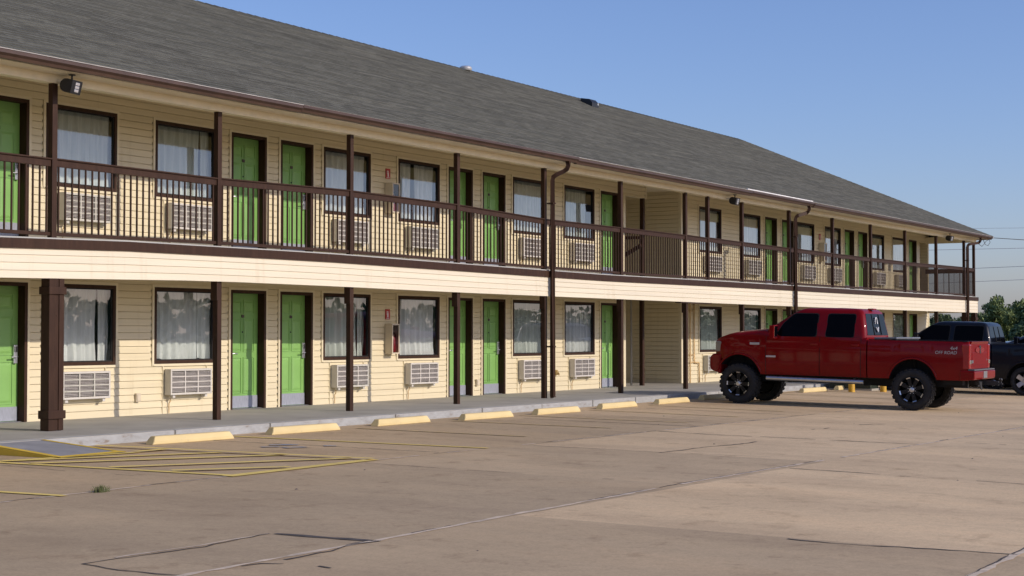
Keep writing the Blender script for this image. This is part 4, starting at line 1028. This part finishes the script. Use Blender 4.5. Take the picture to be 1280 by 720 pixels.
sk.tube(arcpts(-.02, z0+.33, .075, .10, -20, 200), .012, 5); sk.tube([(-.10, info['ru'](z0+.2)-.018, z0+.22), (-.02, info['ru'](z0+.1)-.018, z0+.12), (.06, info['ru'](z0+.2)-.018, z0+.22)], .013, 5)
sk.obj('window_sticker', M['white'], red)
ca = MB(); ca.box(-.11, .11, .98+.09, 1.2, 2.095, 2.125); ca.obj('cargo_lamp', M['redlens'], red, bevel=.008)
# toolbox resting in the bed
tb = empty('tool_box', (rx+.02, ry+.55, gz(33.3, ry)+1.18)); b1 = MB(); b1.box(-.80, .80, -.22, .24, -.20, .30); b1.obj('box', M['blackmetal'], tb, bevel=.01); b2 = MB(); b2.box(-.81, .81, -.24, .25, .305, .345); b2.obj('lid', M['toolgrey'], tb, bevel=.01)
tag(tb, 'black tool box with grey lid across the red truck bed behind its cab', 'tool box')

BLK = dict(W=1.98, zb=.42, zh=1.30, zc=1.40, zbelt=1.34, wb=3.57, front=4.45, cabrear=.88, tail=-1.22, arch=.47, wr=.385, zbed=1.325, zaxle_arch=.40, cowl=3.15, roof=1.915, rooff=2.42, rear_rake=.14,
    wins=[[(2.98,1.36),(2.02,1.37),(1.99,1.80),(2.50,1.80),(2.72,1.62)], [(1.88,1.37),(1.12,1.37),(1.10,1.80),(1.85,1.80)]], doors=[(1.95,3.10),(1.02,1.93)], mirror=(2.80,1.44), board=None, ww=.28, rim=.25, style='road', poke=.0)
bx, by = 43.3+.99, -8.2
blk, _ = pickup((bx, by, gz(bx, by)), R(0), BLK, 'navypaint')
blk.rotation_euler = (math.atan2(gz(bx,-4.6)-gz(bx,-8.2), 3.6), 0, R(2.2))
tag(blk, 'black crew cab pickup with silver five spoke wheels parked beyond the red truck', 'pickup truck')
gx, gy = 48.2, -9.9
gry, _ = pickup((gx, gy, gz(gx, gy)-.02), R(0), dict(BLK, zbelt=1.38, zc=1.42, zh=1.36, rooff=1.95, roof=1.98, wins=[[(2.9,1.42),(2.02,1.42),(1.99,1.80),(2.2,1.80)], [(1.88,1.42),(1.12,1.42),(1.10,1.80),(1.85,1.80)]]), 'greypaint')
gry.rotation_euler = (.008, 0, 0)
tag(gry, 'dark grey truck cut off by the right edge of the photo beside the black pickup', 'pickup truck')

# ------------------------------------------------------------------ things beyond the red truck
for i, (x, y) in enumerate(((41.05,-4.35), (41.95,-4.9))):
    b = MB(); b.lathe([(.085,-.3),(.085,.98),(.07,1.03),(.035,1.06),(0,1.065)], 18, 'z'); o = b.obj('bollard', M['yellowpole'], smooth=40); o.location = (x, y, gz(x, y))
    tag(o, ('yellow steel bollard before the green utility box, left one of two', 'yellow steel bollard right of the green utility box, right one of two')[i], 'bollard', 'yellow bollards')
ub = empty('utility_box', (42.62, -3.85, gz(42.6,-3.85))); b = MB(); b.box(-.34, .34, -.62, .62, -.05, .04); b.obj('pad', M['walk'], ub); b = MB(); b.box(-.31, .31, -.58, .58, .04, .98); b.box(-.34, .34, -.61, .61, .98, 1.04); b.obj('cabinet', M['boxgreen'], ub, bevel=.015)
b = MB(); b.box(-.325, -.31, -.01, .01, .08, .96); b.box(-.335, -.31, .05, .09, .5, .66); b.box(-.325, -.31, -.5, -.4, .12, .3); b.obj('door_latch', M['dark'], ub)
tag(ub, 'dark green utility box standing by the curb, glimpsed under the red truck', 'utility box')

# ------------------------------------------------------------------ trees
def tree_meshes(seed, H, Wd, dens, lf):
    random.seed(seed)
    t = MB(); t.tube([(0,0,-.2),(.05,.03,H*.18),(-.04,.05,H*.35),(.03,0,H*.7)], .16, 8, r2=.04)
    for k in range(7):
        a = random.uniform(0, 6.28); z = H*random.uniform(.15, .5); L = Wd*random.uniform(.25, .42)
        t.tube([(0,0,z), (L*.5*math.cos(a), L*.5*math.sin(a), z+L*.45), (L*math.cos(a), L*math.sin(a), z+L*.8)], .06, 5, r2=.015)
    c = MB(); clumps = []
    for k in range(46):
        a = random.uniform(0, 6.28); f = random.random()**.6; hz = random.uniform(.08, 1.0); prof = math.sin(math.pi*min(1, .18+.80*hz))**.55
        clumps.append((Wd/2*f*prof*math.cos(a), Wd/2*f*prof*math.sin(a), H*hz*.96*random.uniform(.9, 1.04), random.uniform(.35, .75)*Wd/5.5))
    for (x, y, z, r_) in clumps:
        for k in range(dens):
            d = Vector((random.gauss(0,1), random.gauss(0,1), random.gauss(0,.8))).normalized()*r_*random.uniform(.35, 1.1)
            p = Vector((x, y, max(.1, z)))+d; s = lf*random.uniform(.6, 1.5)
            n1 = Vector((random.gauss(0,1), random.gauss(0,1), random.gauss(0,1))).normalized(); n2 = n1.cross(Vector((random.random(), random.random(), 1))).normalized()
            c.add([p-n1*s, p+n2*s*.45-n1*s*.1, p+n1*s, p-n2*s*.45+n1*s*.1], [(0,1,2,3)])
    return t.mesh('trunk', M['bark'], smooth=60), c.mesh('crown', M['leaf'], recalc=False)
TV = [tree_meshes(11, 4.6, 5.6, 150, .17), tree_meshes(12, 4.0, 6.4, 150, .17), tree_meshes(13, 5.2, 5.2, 150, .17)]
def tree(x, y, v, s, rz, lab, grp, dark=False):
    r = empty('tree', (x, y, gz(min(x,80), min(y,-3))-.05 if y < -3 else -.05), rz); r.scale = (s, s, s*random.uniform(.92, 1.08))
    for nm, me in zip(('trunk', 'crown'), TV[v]):
        o = bpy.data.objects.new(nm, me); C.objects.link(o); o.parent = r
        if dark and nm == 'crown': o.material_slots[0].link = 'OBJECT'; o.material_slots[0].material = M['leafdark']
    tag(r, lab, 'tree', grp)
random.seed(21)
# (distance along view, pixel column in a 1280-wide view) worked out beforehand as plain positions
near = [(88.5, 4.6, 2, .66), (87.0, .6, 0, .80), (91.0, -2.5, 1, .95), (95.0, 2.2, 2, .80), (97, -6, 0, 1.0), (92, -10.5, 1, .95), (86.5, 8.2, 1, .62), (90.5, 6.3, 0, .60), (88, 5.6, 1, .60), (95, 4.6, 1, .78), (96, -1.0, 1, .92), (94, -4.2, 0, .92), (93, 3.2, 1, .72), (99, 7, 1, .74)]
NL = ['bushy green tree rising right of the motel corner', 'tallest leafy green tree at the right edge of the photo', 'broad green tree behind the parked trucks at the right edge', 'dense green tree behind the front row at the far right', 'green tree just beyond the right edge of the row', 'wide green tree past the right edge of the photo', 'low rounded bush behind the motel end posts', 'small tree directly beside the far motel corner', 'round bush between the motel corner and the taller trees', 'leafy tree filling the gap behind the round bush', 'tree crown behind the tallest tree at the right edge', 'dark green tree behind the broad tree at right', 'low wide tree left of the tallest tree', 'tree behind the motel end posts in the second row']
for (x, y, v, s), lab in zip(near, NL): tree(x, y, v, s, random.uniform(0, 6), lab, 'leafy trees right of the motel')
for i in range(16):
    x, y = 106+random.uniform(-4, 9), 36-3.4*i+random.uniform(-1.5, 1.5)
    tree(x, y, i % 3, random.uniform(.62, .74), random.uniform(0, 6), 'low dark tree in the hazy row far behind the motel end', 'distant dark trees', True)
# woods across the road, behind the photographer, which the windows mirror
random.seed(33)
wo = MB()
for k in range(330):
    x = random.uniform(-60, 700); y = -150+random.uniform(-15, 15); h = random.uniform(5.0, 6.9)*(1.6 if random.random() < .06 else 1); w = random.uniform(4, 7)
    for j in range(60):
        u = Vector((random.gauss(0,1), random.gauss(0,1), random.gauss(0,1))).normalized(); p = Vector((x+u.x*w, y+u.y*w, h*.5+u.z*h*.5)); s = random.uniform(.5, 1.0)
        n1 = Vector((random.gauss(0,1), random.gauss(0,1), random.gauss(0,1))).normalized(); n2 = n1.orthogonal().normalized()
        wo.add([p-n1*s, p+n2*s*.6, p+n1*s, p-n2*s*.6], [(0,1,2,3)])
tag(wo.obj('woods', M['leafdark'], recalc=False), kind='stuff')

# ------------------------------------------------------------------ cables
def cable(p, q, sag, r, lab, mat='wire'):
    p, q = Vector(p), Vector(q); pts = []
    for i in range(25):
        t = i/24; v = p.lerp(q, t); v.z -= sag*4*t*(1-t); pts.append(v)
    m = MB(); m.tube(pts, r, 6); tag(m.obj('power_line', M[mat], smooth=60), lab, 'power line', 'overhead wires')
cable((62.2,-2.3,5.16), (74,-12.5,5.0), .12, .013, 'black service cable running right from the motel eave corner', 'cable')
cable((142,36,9.05), (160,4,9.75), .0, .022, 'thin overhead wire crossing the sky at the right, middle one of the clear three')
cable((142,36,6.95), (160,4,8.45), .0, .022, 'overhead wire low in the sky at the right, between the upper and lowest wires')
cable((142,36,5.75), (160,4,7.2), .0, .022, 'lowest overhead wire right of the motel, just above the trees')
cable((142,36,11.1), (160,4,11.45), .0, .013, 'faint highest overhead wire in the sky at the right')
lp = MB(); lp.tube([(61.75,-2.15,5.05),(61.85,-2.2,4.88),(62.05,-2.25,4.85),(62.15,-2.3,4.98),(62.0,-2.3,5.08),(61.8,-2.25,5.02),(61.7,-2.2,4.9),(61.55,-2.15,4.8),(61.3,-2.1,4.88)], .010, 5)
tag(lp.obj('cable_loop', M['cable'], smooth=60), 'slack loop of black cable hanging under the motel eave corner', 'cable')

# ------------------------------------------------------------------ light, sky, camera
EL, AZ = 25.0, 9.3
sd = Vector((math.sin(R(AZ))*math.cos(R(EL)), -math.cos(R(AZ))*math.cos(R(EL)), math.sin(R(EL))))
su = bpy.data.lights.new('sun', 'SUN'); su.energy = 3.22; su.angle = R(.55); su.color = (1, .875, .765)
so = bpy.data.objects.new('sun', su); C.objects.link(so); so.rotation_euler = (-sd).to_track_quat('-Z', 'Y').to_euler()
wld = bpy.data.worlds.new('World'); sc.world = wld; wld.use_nodes = True; nt = wld.node_tree
bg = nt.nodes['Background']; sky = nt.nodes.new('ShaderNodeTexSky'); sky.sky_type = 'NISHITA'; sky.sun_disc = False
sky.sun_elevation = R(EL); sky.sun_rotation = R(180-AZ); sky.altitude = 100; sky.air_density = 1.0; sky.dust_density = 1.0; sky.ozone_density = 6.0
# white balance of the sky colour
skc = mixc(nt, 1.0, sky.outputs[0], (1.11, .945, 1.02), 'MULTIPLY'); nt.links.new(skc, bg.inputs['Color']); bg.inputs['Strength'].default_value = .15
cam = bpy.data.cameras.new('camera'); co = bpy.data.objects.new('camera', cam); C.objects.link(co)
cam.sensor_width = 36; cam.lens = 57.09; cam.clip_end = 5000; cam.clip_start = .1
th, pi_ = R(31.5307), R(1.65068)
fw = Vector((math.cos(th)*math.cos(pi_), math.sin(th)*math.cos(pi_), math.sin(pi_)))
co.location = (0, -19.0756, 1.461); co.rotation_euler = fw.to_track_quat('-Z', 'Y').to_euler()
sc.camera = co
sc.view_settings.view_transform = 'Standard'; sc.view_settings.look = 'None'; sc.view_settings.gamma = 1; sc.view_settings.use_curve_mapping = False
sc.view_settings.exposure = 0
